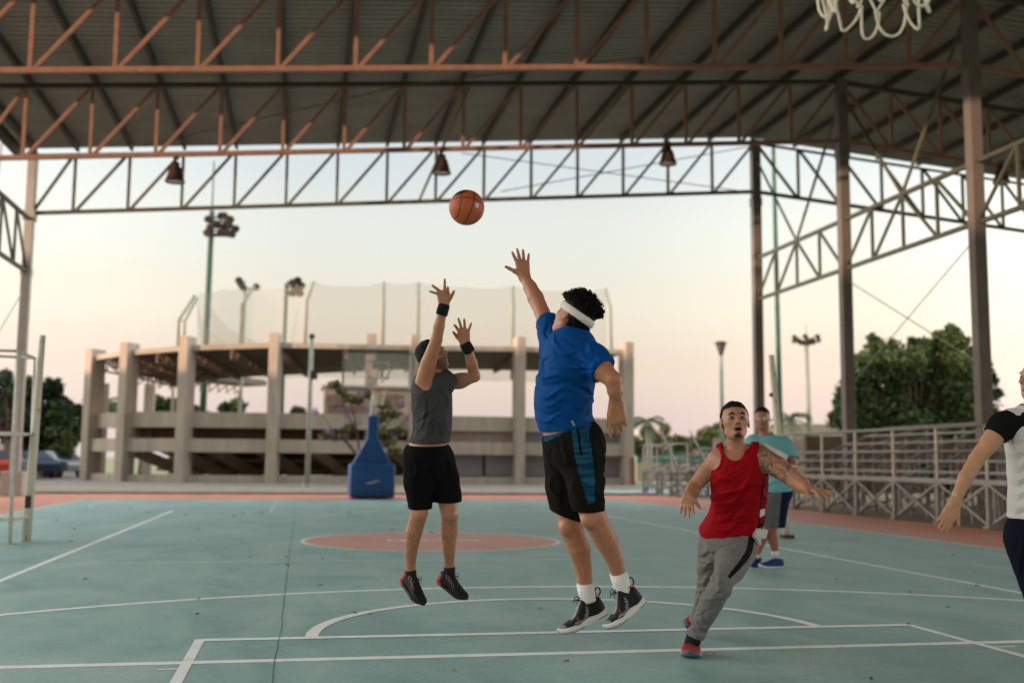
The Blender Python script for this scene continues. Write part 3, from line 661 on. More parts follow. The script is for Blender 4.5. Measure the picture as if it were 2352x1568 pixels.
# ================================================================ VEGETATION
def leafmat(name, c1, c2):
    m = mat(name, c1, .6, .2, 1.6, col2=c2, spec=.25); t = m.node_tree; n = t.nodes; b = n['Principled BSDF']
    return m
M_leaf = leafmat('broad_leaf', (.095, .145, .040), (.022, .048, .014))
M_leafd = leafmat('dark_leaf', (.05, .085, .03), (.018, .035, .013))
M_leafy = leafmat('yellow_leaf', (.16, .17, .05), (.06, .08, .02))
M_palm = leafmat('palm_leaf', (.11, .14, .05), (.05, .08, .03))
M_purp = mat('jacaranda_flower', (.34, .22, .32), .7, .2, 3, col2=(.20, .14, .22))
def leaves(name, centers, nl, size, m, parent, seed=1, flat=.6):
    r = np.random.RandomState(seed); P = []; 
    for (c, rad, wgt) in centers:
        k = int(nl * wgt); d = r.normal(size=(k, 3)); d /= np.linalg.norm(d, axis=1)[:, None]; q = r.uniform(.25, 1.05, size=(k, 1)) ** .45 * r.uniform(.75, 1.25, size=(k, 1))
        P.append(np.array(c) + d * q * np.array(rad))
    P = np.concatenate(P); k = len(P)
    a = r.normal(size=(k, 3)); a /= np.linalg.norm(a, axis=1)[:, None]; b = r.normal(size=(k, 3)); b -= (a * b).sum(1)[:, None] * a; b /= np.linalg.norm(b, axis=1)[:, None]
    s = size * r.uniform(.6, 1.3, size=(k, 1)); a *= s; b *= s * .5
    V = np.stack([P - a, P + b, P + a, P - b], 1).reshape(-1, 3); F = np.arange(4 * k).reshape(-1, 4)
    me = bpy.data.meshes.new(name); me.from_pydata(V.tolist(), [], F.tolist()); me.update(); return link(name, me, m, parent)
def tree(base, crown, trunk_top, lab, cat='tree', nl=9000, size=.22, m=M_leaf, seed=3, name='broadleaf_tree', r0=.25, flowers=None, nclump=34, group=None, limbs=5):
    base = Vector(base); t = empty(name, base, lab, cat, group); r_ = random.Random(seed)
    cc, cr = Vector(crown[0]), crown[1]; a = MB()
    a.tube([base - Vector((0, 0, .1)), base.lerp(Vector(trunk_top), .5) + Vector((.08, 0, 0)), Vector(trunk_top)], [r0, r0 * .8, r0 * .6], 9)
    cl = []
    for k in range(nclump):
        while True:
            d = Vector((r_.uniform(-1, 1), r_.uniform(-1, 1), r_.uniform(-1, 1)))
            if .25 < d.length < 1: break
        d *= (r_.uniform(.75, 1.05)); q = cc + Vector((d.x * cr[0], d.y * cr[1], d.z * cr[2])); s = r_.uniform(.16, .32) * (cr[0] + cr[2]) / 2
        cl.append((tuple(q), (s, s, s * .75), r_.uniform(.5, 1.2) / nclump))
        if k < limbs: a.tube([Vector(trunk_top), Vector(trunk_top).lerp(q, .5) + Vector((0, 0, .2)), q], [r0 * .5, r0 * .3, r0 * .1], 6)
    a.build('trunk', M_bark, t, True)
    leaves('crown', cl, nl, size, m, t, seed)
    if flowers: leaves('blossom', [(c, tuple(x * 1.1 for x in r3), wg) for (c, r3, wg) in cl[::flowers[1]]], flowers[0], size * .8, M_purp, t, seed + 5)
    return t
def P3(px, py, Y): return onY(px, py, Y)
# big tree behind the bleachers
YT = 44
A = P3(1935, 985, YT); B = P3(2270, 985, YT); T = P3(2180, 775, YT)
cx_ = (A.x + B.x) / 2
t = empty('broadleaf_tree', (cx_, YT, 0), 'big dense green tree behind the long bleacher, between the middle and right columns', 'tree')
a = MB(); a.tube([(cx_, YT, -.1), (cx_ + .1, YT, 1.6), (cx_, YT, 2.6)], [.35, .28, .22], 10)
cl = []
for (px, py, rr_) in [(1985, 850, .95), (2020, 815, .9), (2075, 835, 1.1), (2130, 820, 1.0), (2180, 790, .75), (2182, 830, 1.0), (2235, 850, .85), (2240, 815, .5), (1960, 905, 1.0), (2030, 890, 1.3), (2100, 880, 1.4), (2170, 890, 1.4), (2230, 900, 1.0),
                      (1980, 950, 1.2), (2050, 955, 1.4), (2130, 955, 1.4), (2200, 955, 1.3), (2250, 945, .9), (1935, 935, .6), (1925, 970, .6), (2275, 880, .35), (2285, 910, .35), (2010, 795, .4), (2120, 800, .5), (2185, 775, .4), (2262, 870, .4), (1998, 780, .22), (2045, 795, .25), (2095, 790, .3), (2150, 775, .25), (2180, 758, .25), (2186, 768, .3), (2215, 790, .25), (2250, 800, .25), (1950, 850, .3), (1965, 830, .25), (2080, 990, 1.3), (2190, 995, 1.3), (1990, 995, 1.1)]:
    q = P3(px + 3, py - (6 if rr_ < .8 else 0), YT + rnd.uniform(-1.2, 1.2)); cl.append((tuple(q), (rr_, rr_, rr_ * .85), rr_ ** 1.7 / 32)); a.tube([Vector((cx_, YT, 2.2)), Vector((cx_, YT, 2.4)).lerp(q, .6), q], [.12, .07, .02], 6)
a.build('trunk', M_bark, t, True); leaves('crown', cl, 30000, .155, M_leaf, t, 5); 
g = P3(60, 1075, 60)
tree((P3(95, 1080, 60).x, 60, 0), (tuple(P3(85, 955, 60)), (2.6, 2.2, 2.3)), tuple(P3(95, 1030, 60)), 'dark green tree standing behind the parked cars at the left edge', nl=26000, size=.22, m=M_leafd, seed=4, nclump=60)
tree((P3(20, 1080, 52).x, 52, 0), (tuple(P3(5, 925, 52)), (1.7, 1.4, 2.0)), tuple(P3(15, 1010, 52)), 'jacaranda with purple flowers at the left edge behind the referee stand', nl=1500, size=.2, m=M_leafd, seed=8, name='jacaranda_tree', flowers=(1300, 2), nclump=16)
tree((P3(140, 1080, 56).x, 56, 0), (tuple(P3(150, 1010, 56)), (.9, .9, 1.2)), tuple(P3(145, 1050, 56)), 'small yellow green bush beside the first fin of the stand', 'bush', 1600, .2, M_leafy, 9, 'bush', .06, nclump=12)
# thin flowering tree beside the far hoop
t = empty('flowering_tree', (onY(800, 1112, 41).x, 41, 0), 'sparse young tree with purple blossom between the blue hoop base and the stand', 'tree')
a = MB(); b0 = P3(822, 1085, 41)
cl = []; fl = []
for pts in ([(832, 1100), (822, 1050), (790, 1010), (765, 990), (740, 950)], [(822, 1050), (800, 1015), (770, 1000), (735, 1003)], [(826, 1070), (870, 1000), (900, 960), (925, 930)], [(840, 1050), (880, 960), (870, 900), (850, 880)], [(826, 1040), (815, 960), (800, 910), (770, 880)], [(860, 990), (905, 985), (930, 970)], [(815, 990), (790, 930), (750, 930)]):
    q = [P3(x, y, 41 + rnd.uniform(-.2, .2)) for x, y in pts]; a.tube(q, [.045 - .007 * k for k in range(len(q))], 6)
for (x, y, s) in [(768, 882, .28), (785, 898, .25), (800, 915, .3), (820, 920, .25), (780, 1000, .3), (870, 990, .4), (880, 930, .35), (900, 950, .35), (890, 1015, .4), (905, 1035, .3), (870, 960, .4), (850, 905, .3), (915, 990, .3), (745, 1000, .25), (800, 985, .3), (880, 1050, .3)]: cl.append((tuple(P3(x, y, 41)), (s, s, s * .6), .06))
for (x, y) in [(722, 945), (740, 998), (765, 1005), (790, 1003), (780, 930), (815, 975), (845, 940), (860, 960), (925, 925), (905, 1000), (930, 960), (760, 990), (800, 950), (830, 905)]: fl.append((tuple(P3(x, y, 41)), (.26, .26, .18), .07))
a.build('trunk', M_bark, t, True); leaves('crown', cl, 1500, .12, M_leafy, t, 12); leaves('blossom', fl, 380, .10, M_purp, t, 13)
# palms
def palm(px, pyc, pyb, Y, L, lab, seed, nf=16):
    c = P3(px, pyc, Y); r_ = random.Random(seed); t = empty('palm_tree', (c.x, Y, 0), lab, 'palm tree', 'palms in the distance')
    a = MB(); a.tube([(c.x, Y, -.1), (c.x + .1, Y, c.z * .5), (c.x, Y, c.z)], [.30, .22, .2], 10); a.build('trunk', M_pbark, t, True)
    a = MB()
    for k in range(nf):
        an = 2 * math.pi * k / nf + r_.uniform(-.15, .15); el_ = r_.uniform(-.2, .95); d = Vector((math.cos(an) * math.cos(el_), math.sin(an) * math.cos(el_), math.sin(el_)))
        pts = [c + d * (L * f) - Vector((0, 0, .62 * L * f * f)) for f in [i / 9 for i in range(10)]]
        a.tube(pts, [.035 - .003 * i for i in range(10)], 5)
        sd = d.cross(Vector((0, 0, 1))).normalized()
        for i in range(1, 10):
            for ss in (-1, 1):
                for h in (0, .5):
                    p = pts[i].lerp(pts[i - 1], h); ll = L * .30 * math.sin(math.pi * (i - h) / 10.5) ** .6; tip = p + sd * ss * ll * .8 + (pts[i] - pts[i - 1]).normalized() * ll * .5 - Vector((0, 0, ll * .45)); wv = (pts[i] - pts[i - 1]).normalized() * .05
                    a.add([p - wv, p + wv, tip], [(0, 1, 2)])
    a.build('crown', M_palm, t)
palm(1487, 968, 1060, 62, 1.6, 'palm tree just right of the last fin of the stand', 3)
palm(1815, 962, 1030, 75, 2.4, 'far palm tree seen right of the leaning volleyball post', 5)
palm(238, 925, 1040, 66, 1.9, 'palm tree seen through the first bay of the stand', 9)
for i, (px, py, Y, s, lab) in enumerate([(330, 935, 72, 2.0, 'round tree seen through the second bay of the stand'), (400, 950, 74, 2.0, 'tree seen through the third bay beside the second fin'), (520, 955, 76, 2.2, 'low tree seen in the middle of the open bay of the stand'),
        (700, 955, 70, 1.3, 'low dark tree above the upper band beside the grey pole'), (1475, 1010, 80, 1.8, 'bush below the palm right of the stand'), (1580, 1015, 95, 3, 'far bush right of the palm behind the distant bleacher'), (1660, 1020, 100, 3, 'far bushes behind the head of the red shirted player')]):
    q = P3(px, py + 8, Y); tree((q.x, Y, 0), (tuple(q), (s * 1.3, s, s * .75)), (q.x, Y, max(.5, q.z - s * .5)), lab, nl=2600, size=.26, m=M_leafy if i % 2 else M_leaf, seed=20 + i, nclump=14, name='distant_tree', limbs=3)
# ================================================================ BACKGROUND BUILDINGS, WALLS, FENCE
M_brick = mat('brick_infill', (.27, .17, .14), .85, .2, 2)
M_cream = mat('cream_wall', (.55, .44, .33), .85, .12, .8)
A = P3(745, 888, 58); B = P3(945, 1060, 58)
t = empty('brick_house', ((A.x + B.x) / 2, 59, 0), 'cream framed building with brick panels seen behind the clear backboard', 'building')
a = MB(); a.box(((A.x + B.x) / 2, 60, A.z / 2), (B.x - A.x, 3.6, A.z)); a.build('wall', M_cream, t)
for (x0, y0, x1, y1) in ((750, 905, 795, 925), (802, 905, 840, 925), (752, 930, 838, 950), (868, 905, 928, 935), (868, 945, 928, 965), (870, 980, 925, 1000), (752, 960, 770, 975)):
    p = P3(x0, y0, 58.1); q = P3(x1, y1, 58.1); a = MB(); a.box(((p.x + q.x) / 2, 58.17, (p.z + q.z) / 2), (q.x - p.x, .1, p.z - q.z)); a.build('brick_panel', M_brick, t)
a = MB(); a.box(((A.x + B.x) / 2, 60, A.z + .06), (B.x - A.x + .3, 3.9, .14)); a.build('roof', M_conc, t)
def wall(name, x0, y0, x1, y1, Y, th, m, lab, cat, extra=None):
    p = P3(x0, y0, Y); q = P3(x1, y1, Y); zb = max(-.02, q.z) if y1 < 1065 else -.02
    a = MB(); a.box(((p.x + q.x) / 2, Y + th / 2, (p.z + zb) / 2), (q.x - p.x, th, p.z - zb)); o = a.build(name, m); tag(o, lab, cat); return o
wall('green_fence', 1462, 1038, 1800, 1070, 85, .15, mat('green_windscreen', (.02, .19, .12), .7, .15, 1), 'long green windscreen fence beyond the distant bleacher', 'fence')
wall('cream_wall', 1462, 1062, 1800, 1105, 56, .25, M_cream, 'low cream wall behind the distant bleacher', 'wall')
wall('white_wall', -60, 1012, 172, 1075, 66, .3, M_white, 'long low white wall behind the parked cars', 'wall')
wall('low_building', 1790, 972, 1935, 1020, 90, 6, M_conc, 'flat low building roof seen behind the aqua shirted man', 'building')
wall('pink_building', 1560, 1000, 1640, 1045, 120, 8, mat('pink_plaster', (.50, .32, .27), .8, .15, .4), 'far pink building above the green fence', 'building')
wall('orange_building', 1500, 985, 1540, 1030, 130, 8, M_cream, 'far cream building just right of the palm', 'building')
wall('brown_post', 1449, 1050, 1458, 1108, 44.2, .2, mat('rust_brown', (.28, .12, .06), .7, .1, 3), 'short rust brown post at the right end of the stand', 'post')
wall('scrub_wall', 1850, 1000, 2600, 1110, 20.5 + 12, .2, mat('block_wall', (.11, .08, .055), .9, .25, 1.2), 'low brown block wall behind the long bleacher', 'wall')
wall('grandstand_wall', 1640, 1005, 1850, 1085, 64, .2, M_panel, 'distant brown and grey wall behind the aqua shirted man', 'wall')
# bright scraps and plants under the bleachers
tree((15.5, 16, 0), ((15.2, 15, .75), (1.2, 6.5, .7)), (15.5, 16, .5), 'dark scrub growing under and behind the long bleacher', 'bush', 8000, .13, M_leafd, 31, 'bush', .05, nclump=40, flowers=(260, 3))
# two unseen blocks added at left to keep the low sun off court and stand
a = MB(); a.box((-55, -26, 4.0), (6, 75, 8.0)); o = a.build('sun_blocker_tall', M_cream); tag(o, 'long plain block added outside the frame to the left to shade the court', 'building')
a = MB(); a.box((-55, 30, 3.1), (6, 36.6, 6.2)); o = a.build('sun_blocker_low', M_cream); tag(o, 'lower block added outside the frame to the left to shade the stand, beyond the taller one', 'building')
# ================================================================ CARS
def car(px, py, Y, ang, body, lab):
    c = P3(px, py, Y); t = empty('parked_car', (c.x, Y, 0), lab, 'car', 'cars parked at the left')
    ca, sa = math.cos(ang), math.sin(ang); ax = Vector((ca, sa, 0)); ay = Vector((-sa, ca, 0)); O = Vector((c.x, Y, 0))
    def T(x, y, z): return O + ax * x + ay * y + Vector((0, 0, z))
    prof = [(-2.15, .35), (-2.2, .75), (-2.05, .92), (-1.45, .98), (-.85, 1.40), (.55, 1.44), (1.15, 1.02), (1.95, .86), (2.18, .68), (2.18, .35)]
    a = MB(); n = len(prof); vs = []
    for s, ins in ((-1, 0), (1, 0)):
        for (x, z) in prof: vs.append(T(x, s * (.86 - max(0, z - .95) * .42), z))
    a.add(vs, [tuple(range(n))[::-1], tuple(range(n, 2 * n))] + [(i, (i + 1) % n, (i + 1) % n + n, i + n) for i in range(n)]); a.build('body', body, t, False, .05)
    a = MB()
    for s in (-1, 1): a.add([T(-1.2, s * .865 , 1.0), T(-.78, s * .70, 1.35), T(.5, s * .68, 1.38), T(1.0, s * .865, 1.02)], [(0, 1, 2, 3)])
    a.add([T(1.17, -.72, 1.04), T(1.17, .72, 1.04), T(.60, .60, 1.41), T(.60, -.60, 1.41)], [(0, 1, 2, 3)]); a.add([T(-1.5, -.72, 1.0), T(-1.5, .72, 1.0), T(-.9, .60, 1.39), T(-.9, -.60, 1.39)], [(0, 1, 2, 3)])
    a.build('window', mat('car_glass', (.03, .04, .045), .1, .05, 3, spec=.6), t)
    for x in (-1.35, 1.35):
        for s in (-1, 1):
            a = MB(); a.lathe(T(x, s * .70, .32), [(.01, 0), (.32, .0), (.33, .04), (.33, .16), (.20, .18), (.01, .16)], 18, axis=ay * s); a.build('wheel', M_dark, t, True)
    for s in (-.62, .62): a = MB(); a.box(T(2.15, s, .70), (.08, .34, .14), (ax, ay, Vector((0, 0, 1)))); a.build('headlight', M_white, t)
car(118, 1065, 56, 2.5, mat('silver_car_paint', (.22, .23, .24), .3, .05, 2, metal=.5), 'silver car parked furthest right, beside the first fin of the stand')
car(55, 1065, 54, 2.3, mat('dark_blue_car_paint', (.03, .05, .08), .3, .05, 2, metal=.4), 'dark blue car parked behind the left canopy column')
car(-22, 1065, 50, 2.0, mat('red_car_paint', (.45, .05, .02), .35, .05, 2), 'red car cut off by the left edge of the picture')
# ================================================================ FALLEN LEAVES
M_fallen = mat('fallen_leaf', (.22, .15, .05), .8, .3, 40)
lp = [(1045, 1541, .035, 1), (1880, 0, 0, 0), (1640, 1502, .04, 1), (2440, 0, 0, 0), (660, 1298, .05, 0), (658, 1279, .05, 0), (455, 1411, .04, 0), (2175, 1395, .03, 0), (850, 1411, .04, 0), (815, 1408, .04, 0), (610, 1178, .22, 0), (455, 1376, .03, 0), (990, 1222, .1, 0), (620, 1172, .2, 0), (1240, 1398, .02, 0),
      (2088, 1434, .03, 0), (1770, 1407, .035, 1), (540, 1183, .12, 0), (545, 1178, .15, 0), (340, 1176, .1, 0), (170, 1215, .09, 0), (455, 1215, .07, 0), (810, 1175, .15, 0), (760, 1176, .12, 0), (575, 1279, .05, 0), (735, 1344, .05, 0), (2175, 1240, .06, 0), (2245, 1345, .06, 0), (2190, 1275, .06, 0), (2060, 1215, .06, 0), (2260, 1230, .10, 2), (740, 1283, .05, 0), (1650, 1322, .07, 0), (1720, 1225, .08, 0), (1900, 1260, .05, 0), (1920, 1330, .03, 0), (560, 1130, .2, 0), (425, 1181, .1, 0), (300, 1168, .1, 0), (130, 1195, .1, 0), (900, 1215, .08, 0), (1110, 1162, .08, 0), (35, 1251, .05, 0), (160, 1243, .08, 0), (195, 1330, .05, 0), (2090, 1360, .03, 0), (1300, 1520, .02, 0), (2000, 1560, .02, 0)]
ML = [mat('fallen_leaf_dark', (.10, .085, .05), .8, .3, 40), mat('fallen_leaf_yellow', (.50, .30, .05), .7, .2, 40), mat('paper_scrap', (.6, .5, .45), .8)]
LV = []
for (x, y, s, c) in lp:
    if s == 0 or y < 1100: continue
    p = gnd(x, y, .008); s2 = max(.018, s * .5); n = 1 if s < .14 else 2
    for k in range(n):
        q = p + Vector((rnd.uniform(-1, 1) * s * (n > 1), rnd.uniform(-1, 1) * s * (n > 1), 0)); an = rnd.uniform(0, 6.28); d = Vector((math.cos(an), math.sin(an), 0)); e = Vector((-d.y, d.x, 0)); sz = min(s2, .055)
        a = MB(); top = [q + d * sz, q + d * sz * .3 + e * sz * .42 + Vector((0, 0, .008)), q - d * sz * .7 + e * sz * .25 + Vector((0, 0, .014)), q - d * sz, q - d * sz * .5 - e * sz * .35 + Vector((0, 0, .012)), q + d * sz * .4 - e * sz * .4 + Vector((0, 0, .006))]
        a.prism(top, (0, 0, .003)); LV.append((a.build(['fallen_leaf', 'fallen_leaf', 'paper_scrap'][c], ML[c]), c, x + k, y))
ORD = ['first', 'second', 'third', 'fourth', 'fifth', 'sixth', 'seventh', 'eighth', 'ninth', 'tenth', 'eleventh', 'twelfth', 'thirteenth', 'fourteenth', 'fifteenth', 'sixteenth', 'seventeenth', 'eighteenth', 'nineteenth', 'twentieth']
for zi, (y0, y1, zn) in enumerate([(0, 1200, 'far part of the court'), (1200, 1262, 'strip beside the centre circle'), (1262, 1380, 'middle of the court'), (1380, 9999, 'near part of the court')]):
    for c in (0, 1, 2):
        L_ = sorted([l for l in LV if l[1] == c and y0 <= l[3] < y1], key=lambda l: l[2])
        for i, (o, _, x, y) in enumerate(L_):
            tag(o, ORD[min(i, 19)] + [' dead brown leaf from the left on the ', ' yellow leaf from the left on the ', ' pale paper scrap from the left on the '][c] + zn, ['leaf', 'leaf', 'paper scrap'][c], ['dead leaves scattered over the court', 'yellow leaves on the near court', 'paper scraps'][c])
# ================================================================ PEOPLE (implicit surfaces meshed in numpy)
A3 = lambda *p: np.array(p, float)
def unit(v): v = np.array(v, float); return v / np.linalg.norm(v)
NZT = np.random.RandomState(5).rand(64, 64, 64).astype(np.float32)
def vnoise(P, sc, off=0.0):
    q = P * sc + off + 100.0; i = np.floor(q).astype(np.int64); f = (q - i).astype(np.float32); f = f * f * (3 - 2 * f); i &= 63; j = (i + 1) & 63
    x0, y0, z0 = i[..., 0], i[..., 1], i[..., 2]; x1, y1, z1 = j[..., 0], j[..., 1], j[..., 2]; fx, fy, fz = f[..., 0], f[..., 1], f[..., 2]
    a = NZT[x0, y0, z0] * (1 - fx) + NZT[x1, y0, z0] * fx; b = NZT[x0, y1, z0] * (1 - fx) + NZT[x1, y1, z0] * fx
    c = NZT[x0, y0, z1] * (1 - fx) + NZT[x1, y0, z1] * fx; d = NZT[x0, y1, z1] * (1 - fx) + NZT[x1, y1, z1] * fx
    return ((a * (1 - fy) + b * fy) * (1 - fz) + (c * (1 - fy) + d * fy) * fz) * 2 - 1
class Shape:
    def __init__(s): s.pr = []
    def copy(s): q = Shape(); q.pr = list(s.pr); return q
    def cone(s, a, b, r1, r2, k=.03, flat=None, sub=False):
        s.pr.append(('c', np.array(a, float), np.array(b, float), r1, r2, k, flat, sub)); return s
    def limb(s, pts, rs, k=.03, flat=None):
        for i in range(len(pts) - 1): s.cone(pts[i], pts[i + 1], rs[i], rs[i + 1], k if i == 0 else min(k, .010), flat)
        return s
    def ell(s, c, r, k=.04, ax=None, sub=False):
        s.pr.append(('e', np.array(c, float), np.array(ax if ax is not None else np.eye(3), float), np.array(r, float), None, k, None, sub)); return s
def evalp(pr, P):
    if pr[0] == 'c':
        _, a, b, r1, r2, k, flat, sub = pr; ba = b - a; t = np.clip(((P - a) @ ba) / max(ba @ ba, 1e-9), 0, 1); q = P - a - t[..., None] * ba
        if flat is not None:
            n, sc = flat; n = np.array(n, float); c = q @ n; q = q + (c * (1 / sc - 1))[..., None] * n
        return np.sqrt((q * q).sum(-1)) - (r1 + (r2 - r1) * t)
    _, c, ax, r, _, k, _, sub = pr; q = (P - c) @ ax.T; k0 = np.sqrt(((q / r) ** 2).sum(-1)); k1 = np.sqrt(((q / r ** 2) ** 2).sum(-1)) + 1e-9
    return k0 * (k0 - 1) / k1
def bounds(pr):
    if pr[0] == 'c':
        r = max(pr[3], pr[4]) * (max(1, pr[6][1]) if pr[6] else 1); return np.minimum(pr[1], pr[2]) - r, np.maximum(pr[1], pr[2]) + r
    r = np.abs(pr[2].T) @ pr[3]; return pr[1] - r, pr[1] + r
def field(shape, h, grow=0.0, lo=None, hi=None, post=None):
    bs = [bounds(p) for p in shape.pr if not p[7]]
    L = np.min([b[0] for b in bs], 0) - .03 - grow; H = np.max([b[1] for b in bs], 0) + .03 + grow
    if lo is not None: L = np.maximum(L, lo)
    if hi is not None: H = np.minimum(H, hi)
    n = np.ceil((H - L) / h).astype(int) + 1; D = np.full(n, .2, np.float32)
    ax = [L[i] + h * np.arange(n[i]) for i in range(3)]
    for p in shape.pr:
        k = p[5]; b0, b1 = bounds(p); pad = k + grow + .035
        i0 = np.clip(((b0 - pad - L) / h).astype(int), 0, n - 1); i1 = np.clip(((b1 + pad - L) / h).astype(int) + 2, 0, n)
        if (i1 <= i0).any(): continue
        P = np.stack(np.meshgrid(ax[0][i0[0]:i1[0]], ax[1][i0[1]:i1[1]], ax[2][i0[2]:i1[2]], indexing='ij'), -1)
        d = evalp(p, P).astype(np.float32); sl = (slice(i0[0], i1[0]), slice(i0[1], i1[1]), slice(i0[2], i1[2])); o = D[sl]
        if p[7]: hh = np.maximum(k - np.abs(o + d), 0) / k; D[sl] = np.maximum(o, -d) + hh * hh * k * .25
        else: hh = np.maximum(k - np.abs(o - d), 0) / k; D[sl] = np.minimum(o, d) - hh * hh * k * .25
    D -= grow
    if post is not None:                                     # only near the surface
        m = np.abs(D) < .06; idx = np.argwhere(m); P = L + idx * h; D[m] = post(P, D[m], grow) if post.__code__.co_argcount == 3 else post(P, D[m])
        D[~m & (D > 0)] = np.maximum(D[~m & (D > 0)], .03)
    return D, L, h
def nets(D, L, h):
    ins = D < 0; n = np.array(D.shape); acc = {}
    cell = np.zeros(n - 1, bool); c8 = np.zeros(n - 1, np.int8)
    for dx in (0, 1):
        for dy in (0, 1):
            for dz in (0, 1): c8 += ins[dx:n[0] - 1 + dx, dy:n[1] - 1 + dy, dz:n[2] - 1 + dz]
    cell = (c8 > 0) & (c8 < 8); ci = np.argwhere(cell); idm = np.full(n - 1, -1, np.int64); idm[cell] = np.arange(len(ci))
    S = np.zeros((len(ci), 3)); W = np.zeros(len(ci))
    corners = [(x, y, z) for x in (0, 1) for y in (0, 1) for z in (0, 1)]
    val = {c: D[ci[:, 0] + c[0], ci[:, 1] + c[1], ci[:, 2] + c[2]] for c in corners}
    for c in corners:
        for a in range(3):
            if c[a] == 0:
                e = list(c); e[a] = 1; v0 = val[c]; v1 = val[tuple(e)]; m = (v0 < 0) != (v1 < 0)
                t = np.where(m, v0 / np.where(m, v0 - v1, 1), 0); P = np.tile(np.array(c, float), (len(ci), 1)); P[:, a] += t; S[m] += P[m]; W[m] += 1
    V = L + h * (ci + S / W[:, None]); F = []
    for a in range(3):
        b, c = (a + 1) % 3, (a + 2) % 3
        s0 = [slice(None)] * 3; s1 = [slice(None)] * 3; s0[a] = slice(0, -1); s1[a] = slice(1, None)
        x = ins[tuple(s0)] != ins[tuple(s1)]; e = np.argwhere(x); e = e[(e[:, b] > 0) & (e[:, c] > 0) & (e[:, b] < n[b] - 1) & (e[:, c] < n[c] - 1)]
        sg = ins[e[:, 0], e[:, 1], e[:, 2]]
        def I(db, dc): q = e.copy(); q[:, b] -= db; q[:, c] -= dc; return idm[q[:, 0], q[:, 1], q[:, 2]]
        Q = np.stack([I(0, 0), I(1, 0), I(1, 1), I(0, 1)], 1); Q[~sg] = Q[~sg][:, ::-1]; F.append(Q)
    return V, np.concatenate(F)
CPn, CRn, CUn, CFn = [np.array(v) for v in (CP, CR, CU, CF)]
def toworld(V): V = np.asarray(V); return CPn + V[..., 0:1] * CRn + V[..., 1:2] * CUn + V[..., 2:3] * CFn
def W3(v): return Vector(toworld(np.array(v, float)[None])[0])
def mkmesh(name, V, F, m, parent, col=None, rel=2, flip=True):
    # light relaxation for smooth shading
    if rel:
        E = np.concatenate([F[:, [0, 1]], F[:, [1, 2]], F[:, [2, 3]], F[:, [3, 0]]]); 
        for _ in range(rel):
            S = np.zeros_like(V); cnt = np.zeros(len(V))
            for i, j in ((0, 1), (1, 0)):
                for a in range(3): S[:, a] += np.bincount(E[:, i], V[E[:, j], a], len(V))
                cnt += np.bincount(E[:, i], minlength=len(V))
            V = V * .5 + .5 * S / np.maximum(cnt, 1)[:, None]
    Wd = toworld(V); me = bpy.data.meshes.new(name)
    Fo = F if flip else F[:, ::-1]
    me.vertices.add(len(Wd)); me.vertices.foreach_set('co', Wd.astype(np.float32).ravel()); me.loops.add(Fo.size); me.loops.foreach_set('vertex_index', Fo.astype(np.int32).ravel())
    me.polygons.add(len(Fo)); me.polygons.foreach_set('loop_start', np.arange(0, Fo.size, 4, dtype=np.int32)); me.update(calc_edges=True); me.validate()
    if col is not None:
        c = me.color_attributes.new('Col', 'FLOAT_COLOR', 'POINT'); cc = np.ones((len(V), 4), np.float32); cc[:, :3] = col(V) if callable(col) else col; c.data.foreach_set('color', cc.ravel())
    return link(name, me, m, parent, True)
def project(V): return np.stack([1175.5 + FPX * V[:, 0] / V[:, 2], 784 - FPX * V[:, 1] / V[:, 2]], 1)
def inpoly(Q, poly):
    x, y = Q[:, 0], Q[:, 1]; r = np.zeros(len(Q), bool); n = len(poly)
    for i in range(n):
        (x1, y1), (x2, y2) = poly[i], poly[(i + 1) % n]
        c = ((y1 > y) != (y2 > y)); xx = (x2 - x1) * (y - y1) / ((y2 - y1) if y2 != y1 else 1e-9) + x1; r ^= c & (x < xx)
    return r
def Zm(ox, oy, s): return lambda x, y: ((ox + x / s) * K, (oy + y / s) * K)
def space(z0, conv): 
    def f(x, y, dz=0):
        px, py = conv(x, y); z = z0 + dz; return A3((px - 1175.5) / FPX * z, -(py - 784) / FPX * z, z)
    return f
def hand(S, wr, d, nb, tside, sc=1.0, curls=(.3, .3, .3, .3), spread=(.12, .03, -.08, -.2), thumb=(.8, .3), wrist_r=.028, k=.012):
    d = unit(d); nb = np.array(nb, float); nb = unit(nb - d * (nb @ d)); t = unit(np.cross(d, nb)) * tside
    offs = (.031, .0105, -.0105, -.030); kd = (.090, .094, .089, .079); fl = (.072, .080, .075, .060); wr = np.array(wr, float)
    tipz = []
    for i in range(4):
        kn = wr + d * kd[i] * sc + t * offs[i] * sc
        S.cone(wr + t * offs[i] * .55 * sc, kn, .0165 * sc, .0125 * sc, .018)
        dd = d * math.cos(spread[i]) + t * math.sin(spread[i]); p = kn; ang = 0; r = .0102 * sc * (1 if i < 3 else .88)
        for fr, cf in ((.46, .40), (.30, .35), (.24, .25)):
            ang += curls[i] * cf; v = dd * math.cos(ang) - nb * math.sin(ang); q = p + v * fl[i] * fr * sc; S.cone(p, q, r, r * .93, .005); p = q; r *= .92
        tipz.append(p)
    b0 = wr + d * .022 * sc + t * .018 * sc; a, c = thumb
    v = d * math.cos(a) + t * math.sin(a); p1 = b0 + v * .042 * sc; a2 = a - c * .4; v2 = unit(d * math.cos(a2) + t * math.sin(a2) - nb * math.sin(c)); p2 = p1 + v2 * .032 * sc; v3 = unit(v2 - nb * math.sin(c) * .5); p3 = p2 + v3 * .026 * sc
    S.cone(b0, p1, .0165 * sc, .0135 * sc, .014); S.cone(p1, p2, .0120 * sc, .0108 * sc, .006); S.cone(p2, p3, .0108 * sc, .009 * sc, .004)
    return tipz, p3
